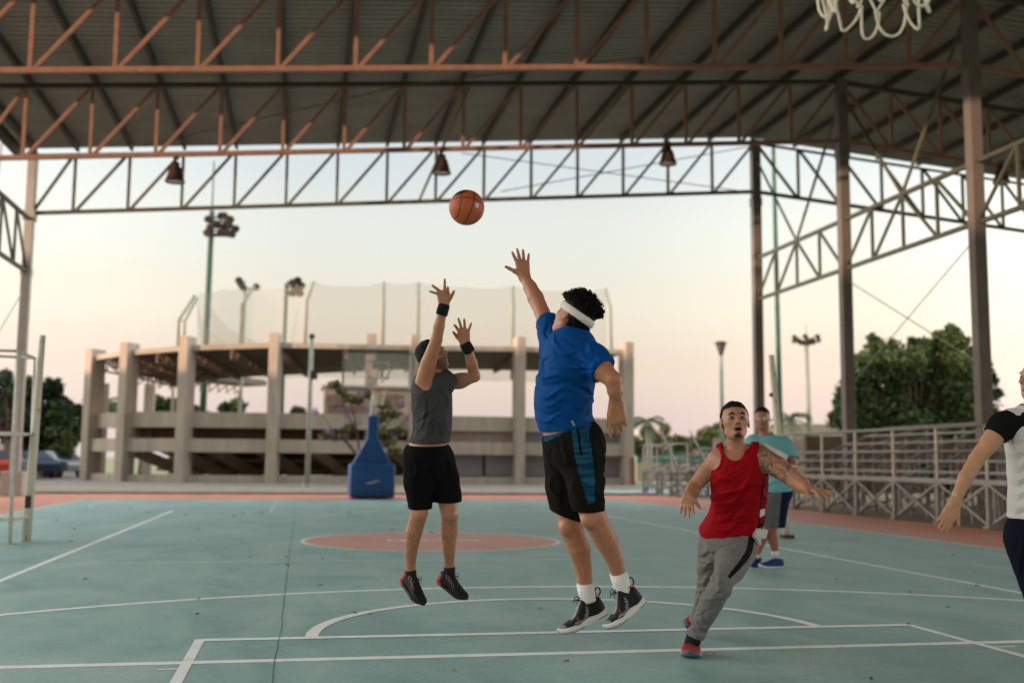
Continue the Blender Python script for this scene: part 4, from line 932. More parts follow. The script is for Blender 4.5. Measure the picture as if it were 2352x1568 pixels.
class Head:
    def __init__(s, S, c, f, u, sc=1.0, jaw=1.0, mouth=0, eyes=True, nose=1.0, ears=1.0):
        f = unit(f); u = np.array(u, float); u = unit(u - f * (u @ f)); l = unit(np.cross(f, u)); s.c, s.f, s.u, s.l, s.sc = np.array(c, float), f, u, l, sc
        ax = np.stack([l, u, f]); s.ax = ax; P = s.P
        S.ell(P(0, .035, -.014), A3(.076, .086, .098) * sc, .02, ax); S.ell(P(0, -.008, .024), A3(.064, .080, .070) * sc, .03, ax)
        S.ell(P(0, -.052, .030), A3(.054 * jaw, .058, .056) * sc, .03, ax); S.ell(P(0, -.092, .062), A3(.022, .018, .020) * sc, .025, ax)
        for q in (-1, 1):
            S.cone(P(q * .054 * jaw, -.055, -.005), P(q * .020, -.093, .055), .018 * sc, .015 * sc, .02)      # jaw line
            S.ell(P(q * .042, -.018, .062), A3(.019, .015, .018) * sc, .02, ax)                          # cheek
            S.ell(P(q * .030, .022, .086), A3(.024, .008, .010) * sc, .012, ax)                          # brow ridge
            if eyes: S.ell(P(q * .031, .001, .098), A3(.0155, .0075, .013) * sc, .008, ax, sub=True)
            S.ell(P(q * .080, -.004, -.010), A3(.0075, .031, .019) * sc * ears, .006, ax)                      # ear
            S.ell(P(q * .088, .0, -.006), A3(.006, .018, .010) * sc * ears, .005, ax, sub=True)
        S.cone(P(0, .010, .092), P(0, -.027, .110 + .006 * nose), .0075 * sc, .0115 * sc, .012); 
        for q in (-1, 1): S.ell(P(q * .012, -.033, .099), A3(.0085, .0075, .010) * sc, .006, ax)
        if mouth:
            S.ell(P(0, -.054, .094), A3(.023, .0065, .010) * sc, .008, ax); S.ell(P(0, -.078, .088), A3(.020, .0075, .010) * sc, .008, ax)
            S.ell(P(0, -.066, .092), A3(.019, .008, .016) * sc, .004, ax, sub=True)
        else:
            S.ell(P(0, -.060, .094), A3(.023, .0055, .008) * sc, .006, ax); S.ell(P(0, -.069, .092), A3(.020, .006, .008) * sc, .006, ax)
    def P(s, l, u, f): return s.c + (s.l * l + s.u * u + s.f * f) * s.sc
    def loc(s, V): return ((V - s.c) @ s.ax.T) / s.sc
def eyes(H, parent, m_w, m_i, look=(0, 0)):
    for q in (-1, 1):
        c = H.P(q * .031, 0.0, .0765); b = MB(); b.sphere((0, 0, 0), .0135 * H.sc, 14, 10); b.v = [tuple(W3(c + A3(*v))) for v in b.v]; e = b.build('eye', m_w, parent, True)
        dv = unit(H.f + H.l * look[0] + H.u * look[1]); cc = c + dv * .0098 * H.sc; b = MB(); b.sphere((0, 0, 0), .0074 * H.sc, 12, 8); b.v = [tuple(W3(cc + A3(*v))) for v in b.v]; b.build('iris', m_i, e, True)
def frame_box(V0, d, u):      # helper giving toe/heel frame
    d = unit(d); u = np.array(u, float); u = unit(u - d * (u @ d)); return d, u, unit(np.cross(d, u))
def shoe(parent, heel, toe, up, m_up, m_sole, wid=1.0, hi=1.0, colup=None, colsole=None, lace=None, loop=None, collar=None, zig=False, name='shoe'):
    heel = np.array(heel, float); toe = np.array(toe, float); Ls = np.linalg.norm(toe - heel); a, u, s = frame_box(None, toe - heel, up); T = [0, .012, .03] + [.06 + .0275 * q for q in range(33)] + [.97, .988, 1.0]
    hw = np.interp(T, [0, .04, .12, .3, .45, .7, .85, .95, 1], [.010, .024, .033, .034, .036, .047, .043, .028, .008]) * wid
    ht = np.interp(T, [0, .03, .10, .22, .34, .45, .6, .75, .9, .97, 1], [.060, .092, .104, .108, .110, .098, .074, .058, .046, .034, .024]) * np.interp(T, [0, .38, .62, 1], [1 + (hi - 1) * .6, hi, 1, 1])
    zs = lambda t: .010 * max(0, (t - .72) / .28) ** 2 * 2
    def loft(hwf, z0, z1, n, name_, m, colf=None, par=None, rnd_=.75):
        V = []; 
        for i, t in enumerate(T):
            for k in range(n):
                an = 2 * math.pi * k / n; cx_, sy = math.cos(an), math.sin(an); e = rnd_
                x = math.copysign(abs(cx_) ** e, cx_) * hwf(i); zz = (z0(i) + z1(i)) / 2 + math.copysign(abs(sy) ** e, sy) * (z1(i) - z0(i)) / 2; V.append(heel + a * (t * Ls) + s * x + u * (zz + zs(t)))
        F = [(i * n + k, i * n + (k + 1) % n, (i + 1) * n + (k + 1) % n, (i + 1) * n + k) for i in range(len(T) - 1) for k in range(n)]
        Wd = [tuple(W3(v)) for v in V]; nn_ = len(T); F2 = F + [tuple(range(n))[::-1], tuple((nn_ - 1) * n + k for k in range(n))]
        b = MB(); b.add(Wd, F2); me = bpy.data.meshes.new(name_); me.from_pydata(b.v, [], b.f); me.update()
        bm = bmesh.new(); bm.from_mesh(me); bmesh.ops.recalc_face_normals(bm, faces=bm.faces); bm.to_mesh(me); bm.free()
        c = me.color_attributes.new('Col', 'FLOAT_COLOR', 'POINT')
        for i, t in enumerate(T):
            for k in range(n):
                an = 2 * math.pi * k / n; c.data[i * n + k].color = (*(colf(t, math.sin(an), math.cos(an)) if colf else (.5, .5, .5)), 1)
        return link(name_, me, m, par, True)
    sh = loft(lambda i: hw[i], lambda i: .012, lambda i: ht[i], 44, name, m_up, colup or (lambda t, z, x: (.02, .02, .02)), parent)
    zg = (lambda i: .030 + (.010 * abs(((T[i] * 5) % 2) - 1) if zig else 0)) if zig else (lambda i: .026)
    loft(lambda i: hw[i] + .0045 + (.004 if zig else 0), lambda i: 0, zg, 24, 'sole', m_sole, colsole or (lambda t, z, x: (.7, .7, .68)), sh, .45)
    if lace is not None:
        b = MB()
        for j in range(5):
            t = .40 + j * .07; hh = np.interp(t, T, ht) + .002; w_ = .020 - .001 * j
            b.tube([W3(heel + a * t * Ls + s * w_ * q + u * (hh - .012 * abs(q))) for q in (-1, -.4, .4, 1)], .0028, 6)
        t = .40; hh = np.interp(t, T, ht) + .004; c0 = heel + a * t * Ls + u * hh
        for q in (-1, 1):
            b.tube([W3(c0 + x) for x in (A3(0, 0, 0), s * .018 * q + u * .018, s * .034 * q + u * .012 + a * .012, s * .026 * q - u * .004 + a * .018, s * .006 * q)], .0022, 5)
            b.tube([W3(c0 + x) for x in (A3(0, 0, 0), s * .014 * q + u * .010 + a * .02, s * .030 * q - u * .012 + a * .03)], .0020, 5)
        b.build('laces', lace, sh, True)
    if loop is not None:
        c0 = heel + a * .015 * Ls + u * float(ht[2]); b = MB(); b.tube([W3(c0 + x) for x in (A3(0, 0, 0), -a * .016 + u * .012, -a * .018 + u * .034, u * .044 - a * .004, a * .012 + u * .030, a * .014 + u * .004)], .0040, 6); b.build('pull_loop', loop, sh, True)
    if collar is not None:
        b = MB(); pts = []
        for k in range(17):
            an = 2 * math.pi * k / 16; t = .20 + .17 * math.cos(an); pts.append(W3(heel + a * t * Ls + s * .030 * wid * math.sin(an) + u * (float(np.interp(t, T, ht)) - .001 - .010 * math.sin(an) ** 2)))
        b.tube(pts, .0045, 7, False); b.build('collar', collar, sh, True)
    return sh
def sock(parent, pts, rs, m, name='sock'):
    b = MB(); b.tube([W3(p) for p in pts], rs, 22); return b.build(name, m, parent, True)
def foldpost(folds, noise=.004, nsc=14, cuts=None, stretch=(1, 1, 1), seed=0., rdg=None):
    def post(P, d, grow):
        d0 = d
        if rdg:
            th = rdg[3] if len(rdg) > 3 else 0; ca, sa = math.cos(th), math.sin(th); Pr = np.stack([P[:, 0] * ca + P[:, 1] * sa, -P[:, 0] * sa + P[:, 1] * ca, P[:, 2]], 1)
            Pr = Pr + .02 * vnoise(P, 9, 2)[:, None]; m_ = np.clip(vnoise(P, 7, 4) + .55, 0, 1); d = d - rdg[0] * m_ * (.8 - 1.9 * np.abs(vnoise(Pr * np.array(rdg[2]), rdg[1], 11)))
        Q = P * np.array(stretch); d = d - noise * (vnoise(Q, nsc, seed) * .6 + vnoise(Q, nsc * 2.1, seed + 7) * .3)
        if folds:
            pr = P[:, :2] / P[:, 2:3]
            for (a, b, wd, am) in folds:
                a2 = a[:2] / a[2]; b2 = b[:2] / b[2]; z = a[2]; ba = b2 - a2; t = np.clip(((pr - a2) @ ba) / (ba @ ba), 0, 1); bend = .12 * np.sin(t * 5.5 + wd * 900)[:, None] * np.array([-ba[1], ba[0]])
                r = np.sqrt((((pr - a2 - t[:, None] * ba) - bend) ** 2).sum(1)) * z; d = d - 1.25 * am * np.exp(-(r / wd) ** 2) * np.sin(np.pi * np.clip(t, .04, .96)) ** .5
        d = np.minimum(d, d0 + grow - .0035)
        if cuts:
            for c in cuts: d = np.maximum(d, c(P))
        return d
    return post
def plane(p, n): n = unit(n); return lambda P: (P - p) @ n         # keeps the side opposite to n
def scut(p, n, far, Rr=.13):                                   # sleeve or leg end: only cuts near the limb beyond p
    n = unit(n); p = np.array(p, float); far = np.array(far, float)
    def f(P):
        ba = far - p; t = np.clip(((P - p) @ ba) / (ba @ ba), 0, 1); return np.minimum((P - p) @ n, Rr - np.linalg.norm(P - p - t[:, None] * ba, axis=1))
    return f
def hole(c, r, ax=None):
    pr = ('e', np.array(c, float), np.array(ax if ax is not None else np.eye(3)), np.array(r, float), None, .01, None, True); return lambda P: -evalp(pr, P)
def skincol(base, paints=(), hair=None, nail=None):
    def f(V):
        n = vnoise(V, 16) * .07 + vnoise(V, 60) * .05; c = np.array(base) * (1 + n[:, None]); c[:, 0] *= 1 + .04 * vnoise(V, 9, 3)
        for p in paints: p(V, c)
        return np.clip(c, 0, 1)
    return f
def p_ell(cn, r, ax, col, soft=.25, amt=1.0):
    def f(V, c):
        q = (V - cn) @ ax.T / np.array(r); k = np.sqrt((q * q).sum(1)); w_ = np.clip((1 + soft - k) / soft, 0, 1)[:, None] * amt; c[:] = c * (1 - w_) + np.array(col) * w_
    return f
def p_hairy(a, b, rad, amt=.5, sc=110, col=(.06, .03, .02)):       # body hair on a limb
    def f(V, c):
        ba = b - a; t = ((V - a) @ ba) / (ba @ ba); r = np.linalg.norm(V - a - np.clip(t, 0, 1)[:, None] * ba, axis=1); m = (r < rad) & (t > -.05) & (t < 1.05)
        n = np.clip(vnoise(V * np.array([1, .45, 1]), sc) * 1.6 + vnoise(V, sc * 2.2) * .8, 0, 1) * amt * np.clip((t + .05) * 6, 0, 1) * np.clip((1.1 - t) * 6, 0, 1)
        w_ = np.where(m, n, 0)[:, None]; c[:] = c * (1 - w_) + np.array(col) * w_
    return f
M_skin = mat('skin', (.5, .3, .2), .45, attr=True, var=.08, scale=60, bump=.0016, bscale=90, spec=.42, sss=.05)
M_cloth = mat('cloth', (.5, .5, .5), .9, attr=True, var=.10, scale=220, bump=.0015, bscale=30, spec=.06, stretch=(1, 1, .5))
M_satin = mat('jersey', (.5, .5, .5), .75, attr=True, var=.07, scale=260, bump=.0018, bscale=24, spec=.09)
M_heather = mat('heather_cloth', (.5, .5, .5), .9, attr=True, var=.16, scale=190, bump=.002, bscale=40, spec=.1, stretch=(1, 1, .45))
M_shoe = mat('shoe_fabric', (.5, .5, .5), .7, attr=True, var=.15, scale=120, bump=.0008, bscale=200, spec=.25)
M_sole = mat('shoe_sole', (.5, .5, .5), .55, attr=True, var=.08, scale=60, spec=.3)
M_hair = mat('black_hair', (.010, .0075, .0065), .6, .5, 90, .006, 170, spec=.12)
M_sock = mat('white_sock', (.74, .73, .70), .9, .06, 60, .0015, 180, stretch=(1, 1, .3))
M_sockb = mat('black_sock', (.012, .012, .013), .9, .1, 60)
M_band = mat('white_terry', (.74, .70, .65), .95, .07, 50, .003, 160)
M_bandb = mat('black_terry', (.010, .010, .010), .95, .2, 50, .003, 160)
M_black = mat('black_lace', (.014, .014, .015), .7)
M_coral = mat('coral_lining', (.80, .10, .07), .7, .1, 40)
M_eyew = mat('eye_white', (.22, .19, .175), .6); M_iris = mat('dark_iris', (.02, .012, .01), .15, spec=.6)
XA, YA, WA = A3(1, 0, 0), A3(0, 1, 0), A3(0, 0, 1)
HI = .0050

# ---------------------------------------------------------------- BLUE SHIRT PLAYER
b = space(5.53, Zm(1560, 750, 2.24)); c = space(5.53, Zm(1650, 1300, 2.0106))
def gp(v): w_ = W3(v); return (w_.x, w_.y, 0)
P1 = empty('person', gp(c(400, 900)), 'person in a blue shirt and white headband jumping with one arm stretched up', 'person')
S = Shape()
torso = [(b(552, 860, .0), (.134, .165, .180)), (b(502, 1060, .01), (.134, .17, .155)), (b(490, 1230, .01), (.132, .15, .155)), (c(312, 190, .01), (.128, .13, .155)), (c(412, 235, .0), (.078, .115, .13))]
for q, r in torso: S.ell(q, r, .06)
S.cone(b(440, 805, .15), b(695, 855, -.15), .060, .062, .05)
S.cone(b(590, 830, .02), b(560, 690, .02), .068, .058, .05)
fa = [b(430, 790, .16), b(395, 665, .25), b(345, 530, .36), b(300, 430, .43), b(262, 355, .48), b(222, 288, .52)]
S.limb(fa, [.060, .047, .041, .044, .037, .028], .03)
na = [b(718, 876, -.17), b(778, 950, -.22), b(848, 1010, -.26), b(862, 1085, -.25), b(872, 1165, -.22)]
S.limb(na, [.062, .052, .041, .037, .028], .03)
nl = [c(365, 270, -.085), c(405, 480, -.10), c(455, 670, -.11), c(540, 830, -.07), c(590, 940, -.04), c(617, 1040, -.02), c(640, 1130, -.01)]
S.limb(nl, [.094, .080, .064, .056, .044, .036, .036], .03)
fl_ = [c(300, 270, .09), c(300, 500, .09), c(310, 730, .08), c(365, 870, .10), c(388, 980, .12), c(404, 1080, .13), c(420, 1170, .13)]
S.limb(fl_, [.098, .083, .062, .058, .046, .037, .036], .03)
S.ell(c(420, 700, -.155), (.03, .03, .02), .03); S.ell(c(285, 745, .03), (.03, .03, .02), .03)
H1 = Head(S, b(572, 575, .02), (-.62, .36, .68), (.52, .84, .02), .96, 1.06, eyes=False)
hand(S, fa[-1], (-.14, .97, .12), (.12, .0, -1), 1, .96, (.12, .08, .10, .12), (.26, .10, -.05, -.26), (.98, .1))
hand(S, na[-1], (.04, -.99, .05), (-.15, .10, -.98), -1, 1.08, (.12, .95, 1.2, 1.4), (.02, -.06, -.14, -.24), (.32, .35))
skB = (.43, .182, .098)
V, F = nets(*field(S, .0046)); 
mkmesh('body', V, F, M_skin, P1, skincol(skB, [p_hairy(nl[2], nl[5], .1, .22, 170), p_hairy(fl_[2], fl_[5], .1, .22, 170), p_hairy(na[2], na[4], .08, .18), p_ell(H1.P(0, -.01, -.075), (.2, .09, .055), H1.ax, (.10, .05, .035), .3, .5), p_ell(b(330, 1385), (.1, .06, .2), np.eye(3), (.50, .26, .16), .3)]))
# shirt
S = Shape()
for q, r in torso: S.ell(q, r, .06)
S.cone(b(440, 808, .15), b(695, 858, -.15), .062, .064, .05); S.cone(b(590, 840, .02), b(575, 770, .02), .085, .066, .05)
S.limb([fa[0], b(402, 690, .235), b(382, 585, .31)], [.066, .054, .052], .035); S.limb([na[0], b(765, 925, -.20), b(800, 970, -.23)], [.068, .064, .066], .035)
fb = [(b(640, 760), b(720, 900), .010, -.012), (b(450, 760), b(680, 1000), .011, -.013), (b(430, 790), b(600, 820), .009, .010), (b(330, 960), b(560, 1030), .012, .013), (b(345, 1010), b(690, 1110), .012, -.014), (b(320, 1110), b(560, 1090), .011, .012), (b(420, 1150), b(700, 1150), .010, -.014),
      (b(330, 1180), b(520, 1150), .010, .010), (b(310, 1240), b(560, 1210), .010, -.010), (b(560, 1200), b(710, 1170), .010, .011), (b(330, 1300), b(480, 1260), .010, .008), (b(590, 1260), b(700, 1210), .010, -.010), (b(600, 900), b(760, 960), .010, -.013), (b(640, 960), b(750, 880), .010, .010), (b(400, 850), b(350, 960), .010, -.009),
      (b(520, 870), b(700, 980), .011, .010), (b(680, 770), b(740, 860), .010, .009), (b(430, 700), b(445, 780), .010, .012), (b(300, 1050), b(420, 1060), .010, -.008), (b(620, 1040), b(705, 1100), .012, .011), (b(370, 600), b(400, 720), .008, -.008), (b(480, 740), b(640, 760), .008, -.007)]
cuts = [plane(b(520, 1336), unit(A3(-.145, -1, 0))), scut(b(384, 585, .30), b(345, 530, .36) - b(385, 660, .26), fa[4]), scut(b(775, 935, -.22), na[2] - na[1], na[3], .10)]
cuts[0] = plane(b(520, 1352), (.135, -1, 0)); cuts.append(hole(b(563, 712, .02), (.082, .045, .085)))
V, F = nets(*field(S, .0044, .011, post=foldpost(fb, .0030, 15, cuts, (1, 1.5, 1), rdg=(.0065, 22, (.45, 1.5, .8), -.25))))
def cb(V):
    c_ = np.tile(A3(.0015, .060, .235), (len(V), 1)); return c_ * (1 + .08 * vnoise(V, 10)[:, None])
mkmesh('shirt', V, F, M_satin, P1, cb, 1)
# shorts
S = Shape()
S.ell(c(316, 160, .01), (.130, .10, .158), .06); S.ell(c(312, 225, .01), (.132, .13, .160), .06); S.ell(c(414, 245, .0), (.080, .120, .135), .06)
S.limb([c(372, 280, -.085), c(403, 450, -.10), c(430, 640, -.11)], [.104, .092, .071], .05); S.limb([c(285, 280, .09), c(280, 480, .09), c(293, 710, .08)], [.110, .096, .073], .05)
fs = [(c(200, 200), c(300, 330), .012, .010), (c(170, 300), c(330, 400), .010, -.011), (c(230, 380), c(310, 620), .014, -.016), (c(330, 420), c(360, 600), .010, .009), (c(450, 330), c(520, 420), .010, -.010), (c(300, 150), c(260, 330), .010, .008), (c(180, 420), c(240, 600), .010, .009), (c(480, 450), c(510, 590), .010, .008), (c(400, 300), c(430, 520), .009, -.006), (c(190, 240), c(240, 420), .010, -.010), (c(460, 180), c(510, 330), .010, .008)]
hm = lambda P: np.minimum(plane(c(430, 612, 0), A3(.05, -1, 0))(P) + 0 * P[:, 0], 9)
def hem1(P):
    nearleg = P[:, 2] < 5.53 - .005
    return np.where(nearleg, plane(c(430, 612), unit(A3(.03, -1, 0)))(P), plane(c(285, 680), unit(A3(-.36, -1, 0)))(P))
V, F = nets(*field(S, .0046, .007, post=foldpost(fs, .0035, 14, [plane(c(320, 97), unit(A3(-.31, 1, 0))), hem1], rdg=(.0055, 20, (1.4, .5, .8), .25))))
polyb = [Zm(1650, 1300, 2.0106)(x, y) for x, y in [(312, 80), (430, 72), (432, 160), (455, 320), (468, 450), (465, 580), (425, 590), (395, 500), (365, 400), (335, 270)]]
polyw = [Zm(1650, 1300, 2.0106)(x, y) for x, y in [(130, 150), (320, 95), (320, 118), (150, 195)]]
polyz = [Zm(1650, 1300, 2.0106)(x, y) for x, y in [(345, 75), (365, 75), (372, 180), (388, 280), (370, 280), (358, 190)]]
def csh(V):
    c_ = np.tile(A3(.010, .009, .0075), (len(V), 1)); q = project(V); fr = V[:, 2] < 5.53
    n = np.clip(vnoise(V * np.array([.25, 2.2, .6]), 60) * .9 + .55, 0, 1)[:, None]
    m = (inpoly(q, polyb) | inpoly(q, polyw)) & fr; c_[m] = (A3(.005, .028, .060) * (1 - n) + A3(.014, .085, .155) * n)[m]; m = inpoly(q, polyz) & fr; c_[m] = A3(.006, .006, .006); return c_
mkmesh('shorts', V, F, M_cloth, P1, csh)
bb = MB(); bb.tube([W3(c(318, 60, -.175)), W3(c(335, 92, -.18))], .006, 6); bb.build('zip_pull', M_alu, bpy.data.objects['shorts'])
bb = MB(); bb.tube([W3(c(150, 200, .0)), W3(c(135, 212, -.02)), W3(c(150, 222, -.03))], .004, 6); bb.build('drawstring', M_black, bpy.data.objects['shorts'])
# headband + curly hair
def ringband(H, parent, h0, tilt, rl, rf, wdt, th, m, f0=-.006, name='headband'):
    n = 48; prof = [(0, -.5), (1, -.42), (1.15, 0), (1, .42), (0, .5)]; vs = []; fs = []
    for i in range(n):
        an = 2 * math.pi * i / n; x, y = math.cos(an), math.sin(an); wob = 1 + .03 * math.sin(3 * an)
        for (o_, hh) in prof: vs.append(tuple(W3(H.P(x * (rl + th * o_), h0 + tilt * y + wdt * hh * wob, f0 + y * (rf + th * o_)))))
    k = len(prof)
    for i in range(n):
        for j in range(k - 1): fs.append((i * k + j, ((i + 1) % n) * k + j, ((i + 1) % n) * k + j + 1, i * k + j + 1))
    bb = MB(); bb.add(vs, fs); return bb.build(name, m, parent, True)
ringband(H1, P1, .026, .010, .091, .107, .040, .005, M_band)
S = Shape(); S.ell(H1.P(0, .058, -.010), A3(.083, .080, .096), .02, H1.ax); S.ell(H1.P(0, -.012, -.060), A3(.062, .050, .036), .02, H1.ax); S.ell(H1.P(0, -.045, -.068), A3(.050, .030, .028), .02, H1.ax)
V, F = nets(*field(S, .006, post=lambda P, d: np.maximum(d - .012 * np.abs(vnoise(P, 42)), (((P - H1.c) @ H1.ax.T)[:, 2] - .075 - ((P - H1.c) @ H1.ax.T)[:, 1] * .4)))); hb = mkmesh('hair', V, F, M_hair, P1, None, 1)
cu = MB(); r_ = random.Random(4)
for k in range(1250):
    while True:
        d = A3(r_.gauss(0, 1), r_.gauss(0, 1), r_.gauss(0, 1)); d /= np.linalg.norm(d)
        if d[1] > .05 or (d[2] < -.35 and d[1] > -.75): break
    if d[1] < .15 and d[2] > -.2: d[1] = .3
    if d[1] < .15:
        base = H1.P(d[0] * .070, min(d[1] * .085 - .012, -.012), d[2] * .088 - .008); grow = .018
    else: base = H1.P(d[0] * .086, .052 + d[1] * .082, -.012 + d[2] * .098); grow = .030 * r_.uniform(.4, 1.5)
    nrm = unit(base - H1.P(0, .02, -.02)); t1 = unit(np.cross(nrm, A3(r_.random(), r_.random(), r_.random()))); t2 = np.cross(nrm, t1); ra = r_.uniform(.0045, .010); tn_ = r_.uniform(1.1, 2.0); n_ = int(9 * tn_); ph = r_.uniform(0, 6.28)
    pts = [W3(base + nrm * (grow * i / n_) + (t1 * math.cos(ph + 6.28 * tn_ * i / n_) + t2 * math.sin(ph + 6.28 * tn_ * i / n_)) * ra) for i in range(n_)]; cu.tube(pts, .0021, 5)
cu.build('curls', M_hair, hb, True)
# socks and shoes
sock(P1, [nl[5] + (nl[4] - nl[5]) * .15, c(628, 1075, -.015), c(640, 1125, -.01), c(655, 1160, -.01)], [.046, .045, .044, .046], M_sock); sock(P1, [c(404, 1094, .13), c(410, 1140, .13), c(420, 1190, .13), c(425, 1210, .13)], [.046, .045, .043, .044], M_sock)
def bcol(t, z, x):
    if t > .88: return (.20, .19, .19)
    if .38 < t < .70 and z > .93: return (.26, .25, .25)
    if t < .1 and z < .2: return (.03, .03, .04)
    if t > .34 and -.55 + .5 * abs(((t * 6) % 2) - 1) < z < -.25 + .5 * abs(((t * 6) % 2) - 1): return (.25, .24, .24)
    if .60 < t < .635 and .25 < z < .6: return (.45, .05, .04)
    return (.013, .012, .013)
def bsole(t, z, x):
    if z < -.55: return (.30, .27, .23)
    return (.30, .27, .24) if (z < -.1 and (t > .55 or t < .25)) else (.66, .64, .60)
s1 = shoe(P1, c(788, 1218, -.0), c(552, 1412, -.10), (-.645, .764, 0), M_shoe, M_sole, 1.08, 1.32, bcol, bsole, M_black, M_black, M_coral, True)
s2 = shoe(P1, c(545, 1290, .15), c(252, 1440, .06), (-.46, .88, 0), M_shoe, M_sole, 1.05, 1.28, bcol, bsole, M_black, M_black, M_coral, True)
# ---------------------------------------------------------------- GREY TANK SHOOTER
b = space(7.2, Zm(1200, 850, 2.4125)); c = space(7.2, Zm(1200, 1400, 2.6125))
P2 = empty('person', gp(c(430, 1100)), 'person in grey sleeveless top and black shorts jumping, both hands up after shooting', 'person')
S = Shape()
torso = [(b(395, 950, 0), (.122, .155, .150)), (b(405, 1100, 0), (.118, .15, .140)), (b(400, 1260, 0), (.112, .12, .140)), (c(385, 60, 0), (.120, .10, .145)), (c(400, 120, 0), (.125, .09, .145))]
for q, r in torso: S.ell(q, r, .05)
S.cone(b(365, 870, .02), b(510, 860, -.05), .060, .058, .04)
S.cone(b(440, 840, -.01), b(425, 730, -.02), .058, .052, .04)
ra = [b(345, 850, -.08), b(375, 720, -.14), b(435, 545, -.18), b(455, 440, -.19), b(480, 330, -.20), b(492, 285, -.20)]
S.limb(ra, [.060, .050, .038, .036, .029, .025], .03)
la = [b(500, 865, .07), b(610, 860, .05), b(725, 820, 0), b(705, 720, -.05), b(675, 610, -.09), b(655, 575, -.10)]
S.limb(la, [.058, .047, .039, .036, .028, .024], .028); S.ell(b(620, 850, .05), (.055, .045, .045), .03)
rl = [c(345, 130, -.03), c(335, 350, -.06), c(330, 580, -.07), c(285, 740, -.03), c(262, 900, .02), c(257, 1050, .05), c(262, 1110, .05)]
S.limb(rl, [.092, .078, .055, .054, .041, .031, .033], .03)
ll = [c(480, 130, .05), c(545, 350, .02), c(580, 590, -.02), c(575, 740, .02), c(575, 880, .05), c(578, 1020, .08), c(582, 1090, .08)]
S.limb(ll, [.092, .080, .056, .056, .042, .032, .034], .03)
S.ell(c(345, 590, -.12), (.025, .03, .02), .03); S.ell(c(590, 600, -.07), (.025, .03, .02), .03)
H2 = Head(S, b(410, 672, -.01), (.72, .42, -.50), (-.38, .90, .1), .94)
hand(S, ra[-1], (-.05, .97, -.15), (0, .25, .95), 1, 1.0, (1.7, .15, .1, .1), (.1, .08, -.85, -1.2), (.75, .5))
hand(S, la[-1], (-.12, .97, -.1), (.1, .1, 1), -1, 1.0, (1.2, .2, .10, .08), (.35, .14, -.06, -.48), (.75, .9))
skG = (.42, .190, .100)
V, F = nets(*field(S, .0052)); jaw2 = p_ell(H2.P(0, -.072, .055), (.060, .034, .055), H2.ax, (.07, .04, .03), .3, .85)
mkmesh('body', V, F, M_skin, P2, skincol(skG, [p_hairy(rl[2], rl[5], .1, .42, 190), p_hairy(ll[2], ll[5], .1, .42, 190), jaw2, p_ell(H2.P(0, -.065, .094), (.022, .009, .02), H2.ax, (.34, .12, .09), .3)])); eyes(H2, P2, M_eyew, M_iris)
S = Shape()
for q, r in torso[:4]: S.ell(q, r, .05)
S.cone(b(370, 865, .02), b(505, 860, -.05), .062, .060, .04); S.cone(b(440, 860, 0), b(435, 800, -.01), .075, .06, .04)
fb = [(b(330, 1250), b(430, 1120), .012, .014), (b(360, 1290), b(440, 1180), .010, -.014), (b(300, 1200), b(400, 1060), .012, .012), (b(400, 1000), b(300, 1180), .012, -.012), (b(450, 900), b(430, 1050), .012, .009), (b(480, 1250), b(530, 1130), .010, .010), (b(285, 1290), b(390, 1280), .010, .008), (b(500, 900), b(520, 1080), .012, .009), (b(440, 1300), b(480, 1150), .011, -.011), (b(290, 950), b(370, 930), .010, .008)]
cuts = [plane(b(400, 1322), A3(-.02, -1, 0)), hole(b(340, 825, -.10), (.056, .096, .16), np.stack([unit((1, .25, 0)), unit((-.25, 1, 0)), WA])), hole(b(548, 850, .05), (.045, .060, .11)), hole(b(432, 770, -.03), (.062, .045, .075))]
V, F = nets(*field(S, .0052, .014, post=foldpost(fb, .003, 14, cuts, (1, 1.4, 1), rdg=(.0055, 20, (1.5, .55, .8), -.45))))
mkmesh('tank_top', V, F, M_satin, P2, lambda V: np.tile(A3(.050, .052, .056), (len(V), 1)) * (1 + .1 * vnoise(V, 12)[:, None]))
S = Shape(); S.ell(c(390, 60, 0), (.122, .09, .15), .05); S.ell(c(398, 130, 0), (.132, .12, .150), .05)
S.limb([c(340, 150, -.03), c(335, 330, -.05), c(335, 500, -.06)], [.108, .098, .072], .05); S.limb([c(480, 150, .05), c(530, 320, .03), c(562, 470, .01)], [.108, .096, .085], .05)
fs = [(c(300, 100), c(280, 300), .012, .010), (c(250, 260), c(300, 300), .010, .010), (c(450, 200), c(440, 480), .012, -.012), (c(560, 120), c(600, 220), .012, .010), (c(500, 250), c(560, 420), .012, .008), (c(350, 250), c(330, 480), .011, -.008)]
V, F = nets(*field(S, .0052, .010, post=foldpost(fs, .0035, 12, rdg=(.0055, 18, (1.4, .5, .8), .1), cuts=[plane(c(400, 15), A3(0, 1, 0)), lambda P: np.where(P[:, 0] < c(442, 500)[0], plane(c(335, 533), A3(0, -1, 0))(P), plane(c(560, 487), A3(0, -1, 0))(P))])))
mkmesh('shorts', V, F, M_cloth, P2, A3(.006, .006, .007))
S = Shape(); S.ell(H2.P(0, .048, -.020), A3(.080, .082, .095), .02, H2.ax); S.ell(H2.P(0, .015, -.025), A3(.0785, .060, .070), .02, H2.ax); S.ell(H2.P(0, -.02, -.062), A3(.060, .045, .034), .02, H2.ax); S.ell(H2.P(0, .0, -.055), A3(.068, .055, .045), .02, H2.ax)
def hcut(H, fr, sl=.4): return lambda P, d: np.maximum(d - .0035 * vnoise(P, 60) - .0045 * vnoise(P, 150, 3), .008 * vnoise(P, 95, 5) + (((P - H.c) @ H.ax.T)[:, 2] - fr - ((P - H.c) @ H.ax.T)[:, 1] * sl))
